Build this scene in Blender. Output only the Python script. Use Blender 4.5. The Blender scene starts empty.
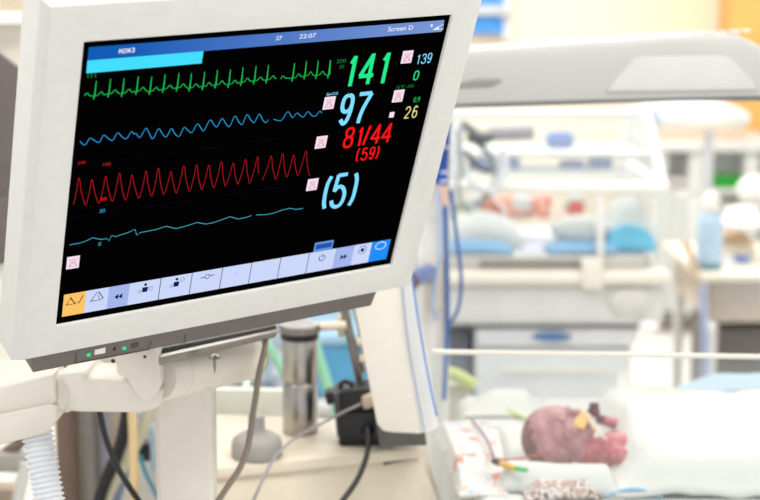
import bpy, bmesh, math, random
from mathutils import Vector, Matrix, noise as mnoise
random.seed(7)
S = bpy.context.scene
COL = S.collection
V = Vector
# ------------------------------------------------------------------ camera
FPX, PITCH, CAMZ = 1475.0, math.radians(9.5), 1.5
cd = bpy.data.cameras.new('camera'); cam = bpy.data.objects.new('camera', cd); COL.objects.link(cam)
cam.location = (0, 0, CAMZ); cam.rotation_euler = (math.pi/2 - PITCH, 0, 0)
cd.sensor_width = 36.0; cd.lens = FPX*36.0/760.0; cd.clip_start = 0.05; cd.clip_end = 60
cd.dof.use_dof = True; cd.dof.focus_distance = 1.34; cd.dof.aperture_fstop = 5.0; cd.dof.aperture_blades = 9
S.camera = cam
# ------------------------------------------------------------------ world, lamps, exposure
S.view_settings.view_transform = 'Standard'; S.view_settings.look = 'None'
S.view_settings.gamma = 1.0; S.view_settings.use_curve_mapping = False; S.view_settings.exposure = 0.0
w = bpy.data.worlds.new('ward_daylight'); S.world = w; w.use_nodes = True  # even ambient fill added to brighten the ward, no visible source
w.node_tree.nodes['Background'].inputs[0].default_value = (0.97, 0.985, 1.0, 1)
w.node_tree.nodes['Background'].inputs[1].default_value = 1.0

def area(name, loc, sx, sy, power, rot=(0, 0, 0), color=(1, .99, .975)):
    l = bpy.data.lights.new(name, 'AREA'); l.shape = 'RECTANGLE'; l.size = sx; l.size_y = sy; l.energy = power; l.color = color
    o = bpy.data.objects.new(name, l); COL.objects.link(o); o.location = loc; o.rotation_euler = rot
    return o
CEIL = 2.75
LAMPS = [(-1.2, 0.6, 15), (0.9, 0.9, 27), (-0.9, 2.6, 13), (1.1, 2.9, 14), (-0.2, 4.6, 34), (1.5, 4.9, 26), (0.6, 6.4, 36)]
for x, y, e in LAMPS:
    area('ceiling_lamp_light', (x, y, CEIL-0.035), 1.15, 0.55, e)

# ------------------------------------------------------------------ helpers
def lin(c):
    c = c/255.0
    return c/12.92 if c <= 0.04045 else ((c+0.055)/1.055)**2.4
def rgb(r, g, b): return (lin(r), lin(g), lin(b), 1.0)

MATS = {}
def mat(name, c, rough=0.5, metal=0.0, spec=0.5, var=0.0, scale=30.0, bump=0.0, emit=None, sub=0.0):
    if name in MATS: return MATS[name]
    m = bpy.data.materials.new(name); m.use_nodes = True; nt = m.node_tree
    b = nt.nodes['Principled BSDF']
    b.inputs['Base Color'].default_value = rgb(*c); b.inputs['Roughness'].default_value = rough
    b.inputs['Metallic'].default_value = metal; b.inputs['Specular IOR Level'].default_value = spec
    if sub: b.inputs['Subsurface Weight'].default_value = sub; b.inputs['Subsurface Radius'].default_value = (.01, .004, .003)
    if emit:
        b.inputs['Emission Color'].default_value = rgb(*emit[:3]); b.inputs['Emission Strength'].default_value = emit[3]
    if var or bump:
        tc = nt.nodes.new('ShaderNodeTexCoord'); n = nt.nodes.new('ShaderNodeTexNoise'); n.inputs['Scale'].default_value = scale
        n.inputs['Detail'].default_value = 4
        nt.links.new(tc.outputs['Object'], n.inputs['Vector'])
        if var:
            r = nt.nodes.new('ShaderNodeValToRGB'); e = r.color_ramp.elements
            e[0].position, e[1].position = 0.3, 0.7
            e[0].color = rgb(*[max(0, x*(1-var)) for x in c]); e[1].color = rgb(*[min(255, x*(1+var*.6)) for x in c])
            nt.links.new(n.outputs['Fac'], r.inputs['Fac']); nt.links.new(r.outputs['Color'], b.inputs['Base Color'])
        if bump:
            bp = nt.nodes.new('ShaderNodeBump'); bp.inputs['Strength'].default_value = bump; bp.inputs['Distance'].default_value = 0.002
            nt.links.new(n.outputs['Fac'], bp.inputs['Height']); nt.links.new(bp.outputs['Normal'], b.inputs['Normal'])
    MATS[name] = m
    return m
def glow(name, c, k=1.0):            # lit pixels of a display
    if name in MATS: return MATS[name]
    m = bpy.data.materials.new(name); m.use_nodes = True; nt = m.node_tree
    b = nt.nodes['Principled BSDF']; b.inputs['Base Color'].default_value = (.0008, .0008, .0008, 1); b.inputs['Roughness'].default_value = .5
    b.inputs['Specular IOR Level'].default_value = 0.0
    b.inputs['Emission Color'].default_value = rgb(*c); b.inputs['Emission Strength'].default_value = k
    MATS[name] = m
    return m
def clear(name, tint=(255, 255, 255), gloss=0.06, rough=0.03):
    if name in MATS: return MATS[name]
    m = bpy.data.materials.new(name); m.use_nodes = True; nt = m.node_tree; nt.nodes.clear()
    out = nt.nodes.new('ShaderNodeOutputMaterial'); mx = nt.nodes.new('ShaderNodeMixShader'); t = nt.nodes.new('ShaderNodeBsdfTransparent')
    g = nt.nodes.new('ShaderNodeBsdfPrincipled'); g.inputs['Base Color'].default_value = rgb(240, 243, 245); g.inputs['Roughness'].default_value = rough
    t.inputs[0].default_value = rgb(*tint); mx.inputs[0].default_value = gloss
    nt.links.new(t.outputs[0], mx.inputs[1]); nt.links.new(g.outputs[0], mx.inputs[2]); nt.links.new(mx.outputs[0], out.inputs[0])
    MATS[name] = m
    return m
def printed(name, base, cols, scale=16.0, thr=0.32):     # white cloth with scattered coloured prints
    if name in MATS: return MATS[name]
    m = bpy.data.materials.new(name); m.use_nodes = True; nt = m.node_tree; b = nt.nodes['Principled BSDF']; b.inputs['Roughness'].default_value = .9
    b.inputs['Specular IOR Level'].default_value = .1
    tc = nt.nodes.new('ShaderNodeTexCoord'); nz = nt.nodes.new('ShaderNodeTexNoise'); nz.inputs['Scale'].default_value = scale*1.6
    ad = nt.nodes.new('ShaderNodeMixRGB'); ad.inputs[0].default_value = .06
    nt.links.new(tc.outputs['Object'], ad.inputs[1]); nt.links.new(nz.outputs['Color'], ad.inputs[2]); nt.links.new(tc.outputs['Object'], nz.inputs['Vector'])
    vo = nt.nodes.new('ShaderNodeTexVoronoi'); vo.inputs['Scale'].default_value = scale; nt.links.new(ad.outputs[0], vo.inputs['Vector'])
    sp = nt.nodes.new('ShaderNodeSeparateColor'); nt.links.new(vo.outputs['Color'], sp.inputs[0])
    cr = nt.nodes.new('ShaderNodeValToRGB'); cr.color_ramp.interpolation = 'CONSTANT'
    els = cr.color_ramp.elements
    n = len(cols)
    els[0].position = 0; els[0].color = rgb(*cols[0])
    els[1].position = 1.0/n; els[1].color = rgb(*cols[1])
    for i in range(2, n):
        e = els.new(i/n); e.color = rgb(*cols[i])
    nt.links.new(sp.outputs[0], cr.inputs[0])
    lt = nt.nodes.new('ShaderNodeMath'); lt.operation = 'LESS_THAN'; lt.inputs[1].default_value = thr; nt.links.new(vo.outputs['Distance'], lt.inputs[0])
    mx = nt.nodes.new('ShaderNodeMixRGB'); mx.inputs[1].default_value = rgb(*base); nt.links.new(lt.outputs[0], mx.inputs[0]); nt.links.new(cr.outputs[0], mx.inputs[2])
    nt.links.new(mx.outputs[0], b.inputs['Base Color'])
    MATS[name] = m
    return m

def ray(u, v):
    x = (u-380)/FPX; y = -(v-250)/FPX
    return V((x, math.cos(PITCH)+y*math.sin(PITCH), -math.sin(PITCH)+y*math.cos(PITCH)))
CO = V((0, 0, CAMZ))
def P(u, v, Y):
    d = ray(u, v); return CO + d*(Y/d.y)
def Pz(u, v, z):
    d = ray(u, v); return CO + d*((z-CAMZ)/d.z)
def SC(Y): return Y/FPX*1.01          # metres per photo pixel at distance Y

class MB:
    def __init__(s): s.bm = bmesh.new()
    def _merge(s, b):
        me = bpy.data.meshes.new('tmp'); b.to_mesh(me); b.free(); s.bm.from_mesh(me); bpy.data.meshes.remove(me); return s
    def box(s, c, d, rot=None, bev=0.0, seg=2, M=None):
        b = bmesh.new(); bmesh.ops.create_cube(b, size=1.0)
        for v in b.verts: v.co = V((v.co.x*d[0], v.co.y*d[1], v.co.z*d[2]))
        if bev: bmesh.ops.bevel(b, geom=b.edges[:], offset=bev, segments=seg, profile=.5, affect='EDGES', clamp_overlap=True)
        T = Matrix.Translation(V(c))
        if rot is not None: T = T @ (rot.to_4x4() if isinstance(rot, Matrix) else Matrix.Rotation(rot, 4, 'Z'))
        if M is not None: T = M @ T
        bmesh.ops.transform(b, matrix=T, verts=b.verts); return s._merge(b)
    def solid(s, front, off, bev=0.0, seg=2):      # polygon of points + offset vector
        b = bmesh.new(); off = V(off)
        a = [b.verts.new(V(p)) for p in front]; c = [b.verts.new(V(p)+off) for p in front]
        n = len(a); b.faces.new(a); b.faces.new(c[::-1])
        for i in range(n): b.faces.new((a[i], c[i], c[(i+1) % n], a[(i+1) % n]))
        bmesh.ops.recalc_face_normals(b, faces=b.faces)
        if bev: bmesh.ops.bevel(b, geom=b.edges[:], offset=bev, segments=seg, profile=.5, affect='EDGES', clamp_overlap=True)
        return s._merge(b)
    def hull8(s, a, c, bev=0.0, seg=2):            # two point loops joined
        b = bmesh.new(); A = [b.verts.new(V(p)) for p in a]; C = [b.verts.new(V(p)) for p in c]; n = len(A)
        b.faces.new(A); b.faces.new(C[::-1])
        for i in range(n): b.faces.new((A[i], C[i], C[(i+1) % n], A[(i+1) % n]))
        bmesh.ops.recalc_face_normals(b, faces=b.faces)
        if bev: bmesh.ops.bevel(b, geom=b.edges[:], offset=bev, segments=seg, profile=.5, affect='EDGES', clamp_overlap=True)
        return s._merge(b)
    def tube(s, pts, r, n=10, smooth=True, sub=6, rfun=None):
        pts = [V(p) for p in pts]
        if smooth and len(pts) > 2:
            q = []
            for i in range(len(pts)-1):
                p0 = pts[max(i-1, 0)]; p1 = pts[i]; p2 = pts[i+1]; p3 = pts[min(i+2, len(pts)-1)]
                for k in range(sub):
                    t = k/sub
                    q.append(.5*((2*p1)+(p2-p0)*t+(2*p0-5*p1+4*p2-p3)*t*t+(-p0+3*p1-3*p2+p3)*t**3))
            q.append(pts[-1]); pts = q
        b = s.bm; t0 = (pts[1]-pts[0]).normalized()
        u = t0.orthogonal().normalized(); rings = []
        for i, p in enumerate(pts):
            t = (pts[min(i+1, len(pts)-1)]-pts[max(i-1, 0)]).normalized()
            u = (u - t*u.dot(t)).normalized(); w_ = t.cross(u)
            rr = r if rfun is None else rfun(i/(len(pts)-1))
            rings.append([b.verts.new(p+(u*math.cos(2*math.pi*k/n)+w_*math.sin(2*math.pi*k/n))*rr) for k in range(n)])
        for i in range(len(rings)-1):
            for k in range(n): b.faces.new((rings[i][k], rings[i][(k+1) % n], rings[i+1][(k+1) % n], rings[i+1][k]))
        b.faces.new(rings[0][::-1]); b.faces.new(rings[-1])
        return s
    def lathe(s, base, axis, prof, n=32):          # prof: (radius, height) pairs along axis
        base = V(base); ax = V(axis).normalized(); u = ax.orthogonal().normalized(); w_ = ax.cross(u); b = s.bm; rings = []
        for r, h in prof:
            rings.append([b.verts.new(base+ax*h+(u*math.cos(2*math.pi*k/n)+w_*math.sin(2*math.pi*k/n))*max(r, 1e-4)) for k in range(n)])
        for i in range(len(rings)-1):
            for k in range(n): b.faces.new((rings[i][k], rings[i][(k+1) % n], rings[i+1][(k+1) % n], rings[i+1][k]))
        b.faces.new(rings[0][::-1]); b.faces.new(rings[-1]); return s
    def ell(s, c, r, rot=None, n=16):
        b = bmesh.new(); bmesh.ops.create_uvsphere(b, u_segments=n*2, v_segments=n, radius=1)
        T = Matrix.Translation(V(c))
        if rot is not None: T = T @ rot.to_4x4()
        T = T @ Matrix.Diagonal((r[0], r[1], r[2], 1)); bmesh.ops.transform(b, matrix=T, verts=b.verts); return s._merge(b)
    def caps(s, a, b_, r0, r1, n=14):
        a = V(a); b_ = V(b_); s.ell(a, (r0,)*3, n=8); s.ell(b_, (r1,)*3, n=8)
        if (b_-a).length > 1e-5: s.lathe(a, b_-a, [(r0, 0), (r1, (b_-a).length)], n)
        return s
    def build(s, name, m, parent=None, smooth=40, mods=None):
        me = bpy.data.meshes.new(name)
        bmesh.ops.recalc_face_normals(s.bm, faces=s.bm.faces)
        s.bm.to_mesh(me); s.bm.free()
        for mm in (m if isinstance(m, (list, tuple)) else [m]): me.materials.append(mm)
        return link(name, me, parent, smooth)

def world_of(o):
    M = o.matrix_basis.copy()
    while o.parent: o = o.parent; M = o.matrix_basis @ M
    return M
def link(name, me, parent=None, smooth=40):
    if smooth:
        for p in me.polygons: p.use_smooth = True
        me.set_sharp_from_angle(angle=math.radians(smooth))
    o = bpy.data.objects.new(name, me); COL.objects.link(o)
    if parent is None:
        co = [v.co for v in me.vertices]
        c = V((sum(v.x for v in co)/len(co), sum(v.y for v in co)/len(co), min(v.z for v in co)))
        me.transform(Matrix.Translation(-c)); o.location = c
    else:
        o.parent = parent; me.transform(world_of(parent).inverted())
    return o
def thing(name, label, cat, loc=(0, 0, 0), group=None, M=None):
    o = bpy.data.objects.new(name, None); COL.objects.link(o); o.empty_display_size = .02
    if M is not None: o.matrix_basis = M
    else: o.location = loc
    return tag(o, label, cat, group)
def tag(o, label, cat, group=None, kind=None):
    o['label'] = label; o['category'] = cat
    if group: o['group'] = group
    if kind: o['kind'] = kind
    return o
def struct(o): o['kind'] = 'structure'; return o
def bpx(u0, v0, u1, v1, Y, th, bev=0.0, mb=None):       # box whose front face covers that much of the view at distance Y
    a = P(u0, v0, Y); b = P(u1, v1, Y); mb = mb or MB()
    return mb.box(((a.x+b.x)/2, Y+th/2, (a.z+b.z)/2), (abs(b.x-a.x), th, abs(a.z-b.z)), bev=bev)
def ppx(poly, Y, th, bev=0.0, mb=None):
    mb = mb or MB(); return mb.solid([P(u, v, Y) for u, v in poly], (0, th, 0), bev)

# common materials
M_bezel = mat('ivory_plastic', (222, 221, 217), .45, spec=.3, var=.012, scale=60)
M_arm = mat('warm_white_plastic', (227, 220, 209), .45, spec=.35, var=.012, scale=40)
M_grey = mat('taupe_plastic', (104, 96, 92), .5, var=.03, scale=40)
M_white = mat('white_plastic', (232, 231, 228), .4, var=.01)
M_cream = mat('cream_plastic', (232, 226, 214), .45, var=.01)
M_pale = mat('pale_grey_plastic', (216, 216, 213), .45, var=.02, scale=12)
M_canopy = mat('canopy_grey_plastic', (190, 189, 186), .4, var=.02, scale=10)
M_steel = mat('brushed_steel', (175, 172, 168), .28, 1.0, var=.05, scale=80)
M_dsteel = mat('dull_steel', (140, 136, 130), .38, 1.0, var=.05, scale=80)
M_black = mat('black_rubber', (16, 16, 18), .45, var=.1)
M_dark = mat('dark_grey_plastic', (62, 62, 64), .5, var=.06)
M_gasket = mat('grey_gasket', (120, 124, 130), .6, var=.04)
M_sheet = mat('white_cotton', (224, 222, 217), .9, spec=.1, bump=.25, scale=220)
M_bluec = mat('sky_blue_cloth', (140, 182, 216), .9, spec=.1, bump=.2, scale=180)
M_paleb = mat('pale_blue_underpad', (206, 226, 240), .9, spec=.1, bump=.2, scale=150)
M_blue = mat('royal_blue_plastic', (24, 78, 176), .4, var=.05)
M_mblue = mat('mid_blue_plastic', (62, 128, 205), .4, var=.05)
M_beige = mat('beige_plastic', (224, 212, 192), .5, var=.02)
M_clear = clear('clear_acrylic', (250, 252, 252), .05)
M_glass = clear('hood_acrylic', (250, 252, 253), .05)
M_tube = clear('milky_tubing', (225, 230, 235), .45, .25)

# ================================================================== STRUCTURE
def slab(name, c, d, m): return struct(MB().box(c, d).build(name, m, smooth=0))
m_floor = mat('vinyl_floor', (236, 234, 229), .35, var=.02, scale=3)
slab('floor', (0, 3.3, -.05), (7.0, 9.4, .1), m_floor)
m_wall = mat('cream_wall_paint', (248, 233, 208), .8, var=.01, scale=5, bump=.05)
slab('wall_back', (0, 7.85, 1.4), (7.0, .1, 2.8), m_wall)
m_side = mat('white_wall_paint', (238, 238, 236), .8, var=.01, scale=5)
slab('wall_left', (-3.5, 3.3, 1.4), (.1, 9.0, 2.8), m_side)
slab('wall_right', (3.5, 3.3, 1.4), (.1, 9.0, 2.8), m_side)
slab('ceiling', (0, 3.3, CEIL+.05), (7.0, 9.4, .1), mat('ceiling_paint', (240, 240, 239), .9, var=.01, scale=4))
slab('baseboard_back', (0, 7.79, .05), (6.9, .02, .1), mat('grey_skirting', (190, 190, 186), .5, var=.02))
for i, (x, y, e) in enumerate(LAMPS):
    t = thing('ceiling_light', 'recessed rectangular ceiling light panel over the ward', 'ceiling light', (x, y, CEIL-.03), 'ceiling light panels')
    MB().box((x, y, CEIL-.004), (1.22, .62, .008)).build('diffuser', mat('lit_diffuser', (250, 250, 245), .6, emit=(255, 248, 238, 1.5)), t, 0)
    f = MB()
    for dx, dy, sx, sy in ((.62, 0, .03, .66), (-.62, 0, .03, .66), (0, .32, 1.27, .03), (0, -.32, 1.27, .03)): f.box((x+dx, y+dy, CEIL-.01), (sx, sy, .02))
    f.build('frame', M_white, t, 0)

# ================================================================== MONITOR
O = V((-.2352, 1.1833, 1.4695)); MX = V((.83296, .55056, .05528)); MY = V((.1951, -.38572, .90175)); MZ = MX.cross(MY)
MF = Matrix(((MX.x, MY.x, MZ.x, O.x), (MX.y, MY.y, MZ.y, O.y), (MX.z, MY.z, MZ.z, O.z), (0, 0, 0, 1)))
def LP(u, v, z=0.0):                  # where the line of sight meets the plane parallel to the screen, z in front of it
    d = ray(u, v); o = O+MZ*z; t = (o-CO).dot(MZ)/d.dot(MZ); q = CO+d*t-O
    return V((q.dot(MX), q.dot(MY), z))
def LW(p): return MF @ V(p)
mon = thing('patient_monitor', 'large ivory bedside patient monitor, its black screen showing 141, 97 and coloured waveforms', 'monitor',
            M=Matrix.Translation(MF @ V((.18, -.335, -.03))) @ MF.to_3x3().to_4x4())
zf = .003
x0, x1, y0, y1 = -.0315, .391, -.312, .0335
# bezel ring
b = MB()
def ring_part(pts, z0, z1, bev=.0015): b.solid([LW((x, y, z1)) for x, y in pts], MZ*(z0-z1), bev)
gx0, gx1, gy0, gy1 = -.0005, .3605, -.2805, .0005
li = .0012   # sloped lip round the glass
outer = [(x0, y0), (x1, y0), (x1, y1), (x0, y1)]
inner = [(gx0-li, gy0-li), (gx1+li, gy0-li), (gx1+li, gy1+li), (gx0-li, gy1+li)]
glass = [(gx0, gy0), (gx1, gy0), (gx1, gy1), (gx0, gy1)]
bm = b.bm
loops = []
chx, chz = .0072, .006
outer_ = [(x0-chx, y0-.003), (x1+.002, y0-.003), (x1+.002, y1+chx*.8), (x0-chx, y1+chx*.8)]
for pts, z in ((outer_, -.036), (outer_, zf-chz), (outer, zf), (inner, zf-.0005), (glass, 0.0008), (glass, -.01)):
    loops.append([bm.verts.new(LW((x, y, z))) for x, y in pts])
for A, B in zip(loops, loops[1:]):
    for k in range(4): bm.faces.new((A[k], A[(k+1) % 4], B[(k+1) % 4], B[k]))
bm.faces.new([loops[0][k] for k in (3, 2, 1, 0)])
be = [e for e in bm.edges if all(v in loops[1]+loops[2]+loops[0] for v in e.verts)]
bmesh.ops.bevel(bm, geom=be, offset=.0008, segments=2, profile=.5, affect='EDGES', clamp_overlap=True)
b.build('bezel', M_bezel, mon, 35)
# rear shell
MB().hull8([LW(p) for p in ((x0+.004, y0+.004, -.036), (x1-.004, y0+.004, -.036), (x1-.004, y1-.004, -.036), (x0+.004, y1-.004, -.036))],
           [LW(p) for p in ((x0+.03, y0+.03, -.085), (x1-.03, y0+.03, -.085), (x1-.03, y1-.03, -.085), (x0+.03, y1-.03, -.085))], .004).build('rear_shell', M_bezel, mon)
scr = MB().box((.18, -.14, -.003), (.361, .281, .006), M=MF).build('screen', glow('screen_black', (0, 0, 0), 0.0), mon, 0)

ZS = .0006
def quad_px(pts, name, m, z=ZS):
    q = [LP(u, v, z) for u, v in pts]; return MB().solid([LW(p) for p in q], MZ*-.0003).build(name, m, scr, 0)
def rect_px(u0, v0, u1, v1, name, m, h=None, wid=None, z=ZS):
    """screen-aligned rectangle from its top-left and bottom-right photo corners"""
    a = LP(u0, v0, z); c = LP(u1, v1, z)
    return rect(a.x, a.y, c.x, c.y, name, m, z)
def rect(xa, ya, xb, yb, name, m, z=ZS):
    return MB().solid([LW((xa, ya, z)), LW((xb, ya, z)), LW((xb, yb, z)), LW((xa, yb, z))], MZ*-.0003).build(name, m, scr, 0)
def ribbon_pts(pts, wd, z, mb, closed=False):
    b = mb.bm; n = len(pts); vs = []
    for i, p in enumerate(pts):
        a = pts[i-1] if (i or closed) else pts[i]; c = pts[(i+1) % n] if (i < n-1 or closed) else pts[i]
        t = V((c[0]-a[0], c[1]-a[1])); t = t.normalized() if t.length > 1e-9 else V((1, 0)); nn = V((-t.y, t.x))*wd/2
        vs.append((b.verts.new(LW((p[0]+nn.x, p[1]+nn.y, z))), b.verts.new(LW((p[0]-nn.x, p[1]-nn.y, z)))))
    for i in range(n-1 if not closed else n):
        a = vs[i]; c = vs[(i+1) % n]; b.faces.new((a[0], a[1], c[1], c[0]))
def ribbons(name, runs, m, wd=.0009, z=ZS+.0001, closed=False):
    mb = MB()
    for r in runs: ribbon_pts(r, wd, z, mb, closed)
    return mb.build(name, m, scr, 0)
def L2(u, v): p = LP(u, v, ZS); return (p.x, p.y)
def smooth2(pts, sub=5):
    q = []
    for i in range(len(pts)-1):
        p0 = V(pts[max(i-1, 0)]); p1 = V(pts[i]); p2 = V(pts[i+1]); p3 = V(pts[min(i+2, len(pts)-1)])
        for k in range(sub):
            t = k/sub; q.append(tuple(.5*((2*p1)+(p2-p0)*t+(2*p0-5*p1+4*p2-p3)*t*t+(-p0+3*p1-3*p2+p3)*t**3)))
    q.append(tuple(pts[-1])); return q
_txt = {}
def text_mesh(s):
    cu = bpy.data.curves.new('t', 'FONT'); cu.body = s; cu.size = 1; cu.resolution_u = 4; cu.offset = .008
    o = bpy.data.objects.new('t', cu); COL.objects.link(o); bpy.context.view_layer.update()
    me = bpy.data.meshes.new_from_object(o.evaluated_get(bpy.context.evaluated_depsgraph_get()))
    bpy.data.objects.remove(o); bpy.data.curves.remove(cu); return me
def text_px(s, bl, br_, tl_, name, m, z=ZS+.0002, bold=0.0, shear=0.0, parent=None):
    """lettering fitted between photo points bottom-left, bottom-right and a point at the top of the caps"""
    a = L2(*bl); c = L2(*br_); t = L2(*tl_); me = text_mesh(s)
    xs = [v.co.x for v in me.vertices]; ys = [v.co.y for v in me.vertices]
    mx, Mx, my, My = min(xs), max(xs), min(ys), max(ys)
    wd = c[0]-a[0]; ht = t[1]-a[1]; sl = (c[1]-a[1])/max(wd, 1e-6)
    for v in me.vertices:
        fx = (v.co.x-mx)/(Mx-mx); fy = (v.co.y-my)/(My-my)
        v.co = LW((a[0]+fx*wd+shear*fy*ht, a[1]+fy*ht, z))
    me.materials.append(m); o = link(name, me, parent or scr, 0)
    if bold:
        sm = o.modifiers.new('weight', 'SOLIDIFY'); sm.thickness = .0002
    return o
G_grn = glow('lit_green', (38, 232, 140)); G_grn2 = glow('lit_trace_green', (30, 190, 84)); G_dgrn = glow('lit_dim_green', (20, 110, 55))
G_cyn = glow('lit_light_cyan', (128, 222, 255)); G_tr = glow('lit_trace_blue', (44, 150, 205)); G_teal = glow('lit_trace_teal', (60, 160, 180))
G_red = glow('lit_red', (248, 20, 22)); G_rtr = glow('lit_trace_red', (170, 24, 30)); G_yel = glow('lit_yellow', (238, 232, 150))
G_wht = glow('lit_white', (238, 242, 252)); G_pnk = glow('lit_pinkish_white', (246, 226, 236)); G_pk2 = glow('lit_pink_mark', (228, 150, 190))
G_bar1 = glow('lit_bar_blue', (22, 96, 186)); G_bar2 = glow('lit_bar_periwinkle', (112, 146, 208)); G_name = glow('lit_name_cyan', (68, 222, 255))
G_key = glow('lit_key_lavender', (204, 216, 250)); G_key2 = glow('lit_key_periwinkle', (164, 182, 236)); G_org = glow('lit_key_orange', (255, 196, 104))
G_kbl = glow('lit_key_blue', (30, 142, 250)); G_ink = glow('lit_ink_navy', (22, 28, 70)); G_inkg = glow('lit_ink_grey', (110, 124, 176)); G_brn = glow('lit_ink_brown', (70, 44, 20))
G_navy = glow('dim_navy', (6, 8, 28)); G_tab = glow('lit_tab_blue', (104, 148, 222)); G_tab2 = glow('lit_tab_dark_blue', (36, 84, 170))
# status bar: two tones of blue, slightly graded by three segments
xa, ya = L2(89, 47.5); xb, yb = L2(444.5, 20); _, yc = L2(87.8, 60)
yt = ya
def bar_mat():
    m = bpy.data.materials.new('lit_status_bar'); m.use_nodes = True; nt = m.node_tree; bs = nt.nodes['Principled BSDF']
    bs.inputs['Base Color'].default_value = (.0008, .0008, .0008, 1); bs.inputs['Specular IOR Level'].default_value = 0
    tc = nt.nodes.new('ShaderNodeTexCoord'); sx = nt.nodes.new('ShaderNodeSeparateXYZ'); r = nt.nodes.new('ShaderNodeValToRGB')
    nt.links.new(tc.outputs['Generated'], sx.inputs[0]); nt.links.new(sx.outputs[0], r.inputs[0])
    e = r.color_ramp.elements; e[0].position = .1; e[0].color = rgb(18, 92, 182); e[1].position = 1; e[1].color = rgb(124, 152, 212)
    k = r.color_ramp.elements.new(.6); k.color = rgb(88, 128, 200)
    nt.links.new(r.outputs[0], bs.inputs['Emission Color']); bs.inputs['Emission Strength'].default_value = 1
    return m
ytop = (L2(89, 47.5)[1]+L2(444.5, 20)[1])/2; ybot = (L2(87.8, 60.2)[1]+L2(441, 32)[1])/2
rect(xa, ytop, xb, ybot, 'status_bar', bar_mat())
xn, yn = L2(204, 63.5)
rect(xa, ybot, L2(203.5, 51)[0], (L2(87, 73)[1]+yn)/2, 'patient_name_bar', G_name)
text_px('27', (275.5, 40.3), (281.5, 39.9), (276, 36.2), 'date_text', G_wht)
text_px('22:07', (299, 38.6), (315.5, 37.5), (299.8, 34.2), 'clock_text', G_wht)
text_px('Screen D', (387.5, 31.6), (412.5, 29.7), (388.3, 27), 'screen_name_text', G_wht)
ribbons('signal_icon', [[L2(433, 29.6), L2(443, 29.2), L2(443.6, 24.2), L2(433, 29.6)]], G_wht, .0007)
quad_px([(433.4, 29.4), (438.8, 29), (439, 26.2)], 'signal_icon', G_wht, ZS+.0002); quad_px([(430.4, 26.8), (432.5, 26.6), (432.7, 24.4), (430.8, 24.6)], 'signal_icon', G_wht, ZS+.0002)
# ecg
R1 = [(96.4, 81), (110.6, 79), (124.2, 78.4), (138.4, 76.4), (151.8, 76.4), (165.2, 74.4), (179, 73), (191.6, 73), (204.8, 71.6), (217.6, 70), (230.6, 69.4), (243.2, 67.4), (256.2, 66), (268.6, 65)]
R2 = [(294.6, 63), (306.6, 61), (318.4, 60.4), (330.4, 60)]
def ecg(R, start, end):
    pts = [start, (start[0]+1.6, start[1]-2.8), (start[0]+3, start[1]-3), (start[0]+4.6, start[1]-.8)]
    for i, (u, v) in enumerate(R):
        nx = R[i+1][0] if i+1 < len(R) else u+13
        q = V((u-2.6, v+18.5)); base = v+14.6
        pts += [(u-4.6, base+.6), (u-3.2, base), tuple(q), (u-.1, v), (u-1.6, base+.8), (u-.5, base+.2), (u+1.8, base-.8)]
        g = nx-u
        if i+1 < len(R) or True:
            pts += [(u+.30*g, base-3.6), (u+.38*g, base-3.9), (u+.46*g, base-1.9), (u+.56*g, base-.8)]
    pts = [p for p in pts if p[0] <= end[0]] + [end]
    return [L2(*p) for p in pts]
ribbons('ecg_trace', [ecg(R1, (84.4, 96), (276, 78)), ecg(R2, (280.6, 79), (330.4, 60))], G_grn2, .00075)
text_px('1', (87, 78), (88.4, 77.9), (87.3, 74), 'scale_mark', G_dgrn); text_px('1', (90.6, 77.7), (92, 77.6), (90.9, 73.8), 'scale_mark', G_dgrn); text_px('1', (94.4, 77.4), (95.8, 77.3), (94.7, 73.5), 'scale_mark', G_dgrn)
# pulse oximetry
Z1 = [(50, 406), (68, 424), (80, 420), (100, 391), (124, 403), (146, 411), (168, 376), (190, 391), (214, 401), (238, 364), (262, 386), (284, 392), (306, 358), (320, 370), (330, 368), (350, 387), (378, 342), (392, 358), (410, 393), (424, 378), (444, 343), (462, 370), (482, 384), (506, 343), (524, 368), (546, 381), (570, 337), (590, 352), (610, 362), (636, 319), (656, 342)]
sp1 = [(70+x/5, 60+y/5) for x, y in Z1]
Z2 = [(20, 402), (50, 350), (70, 374), (86, 383), (110, 342), (130, 370), (148, 382), (174, 330), (194, 360), (212, 371), (234, 323), (256, 352), (272, 361), (296, 320), (314, 350), (330, 363), (341, 348)]
sp1 += [(200+x/5, 50+y/5) for x, y in Z2]
sp2 = [(200+x/5, 50+y/5) for x, y in [(367, 346), (395, 353), (412, 346), (440, 308), (462, 338), (484, 315), (504, 330), (518, 334), (540, 308), (560, 328), (578, 330), (598, 306), (610, 316)]]
ribbons('oxygen_trace', [smooth2([L2(*p) for p in sp1]), smooth2([L2(*p) for p in sp2])], G_tr, .00075)
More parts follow.
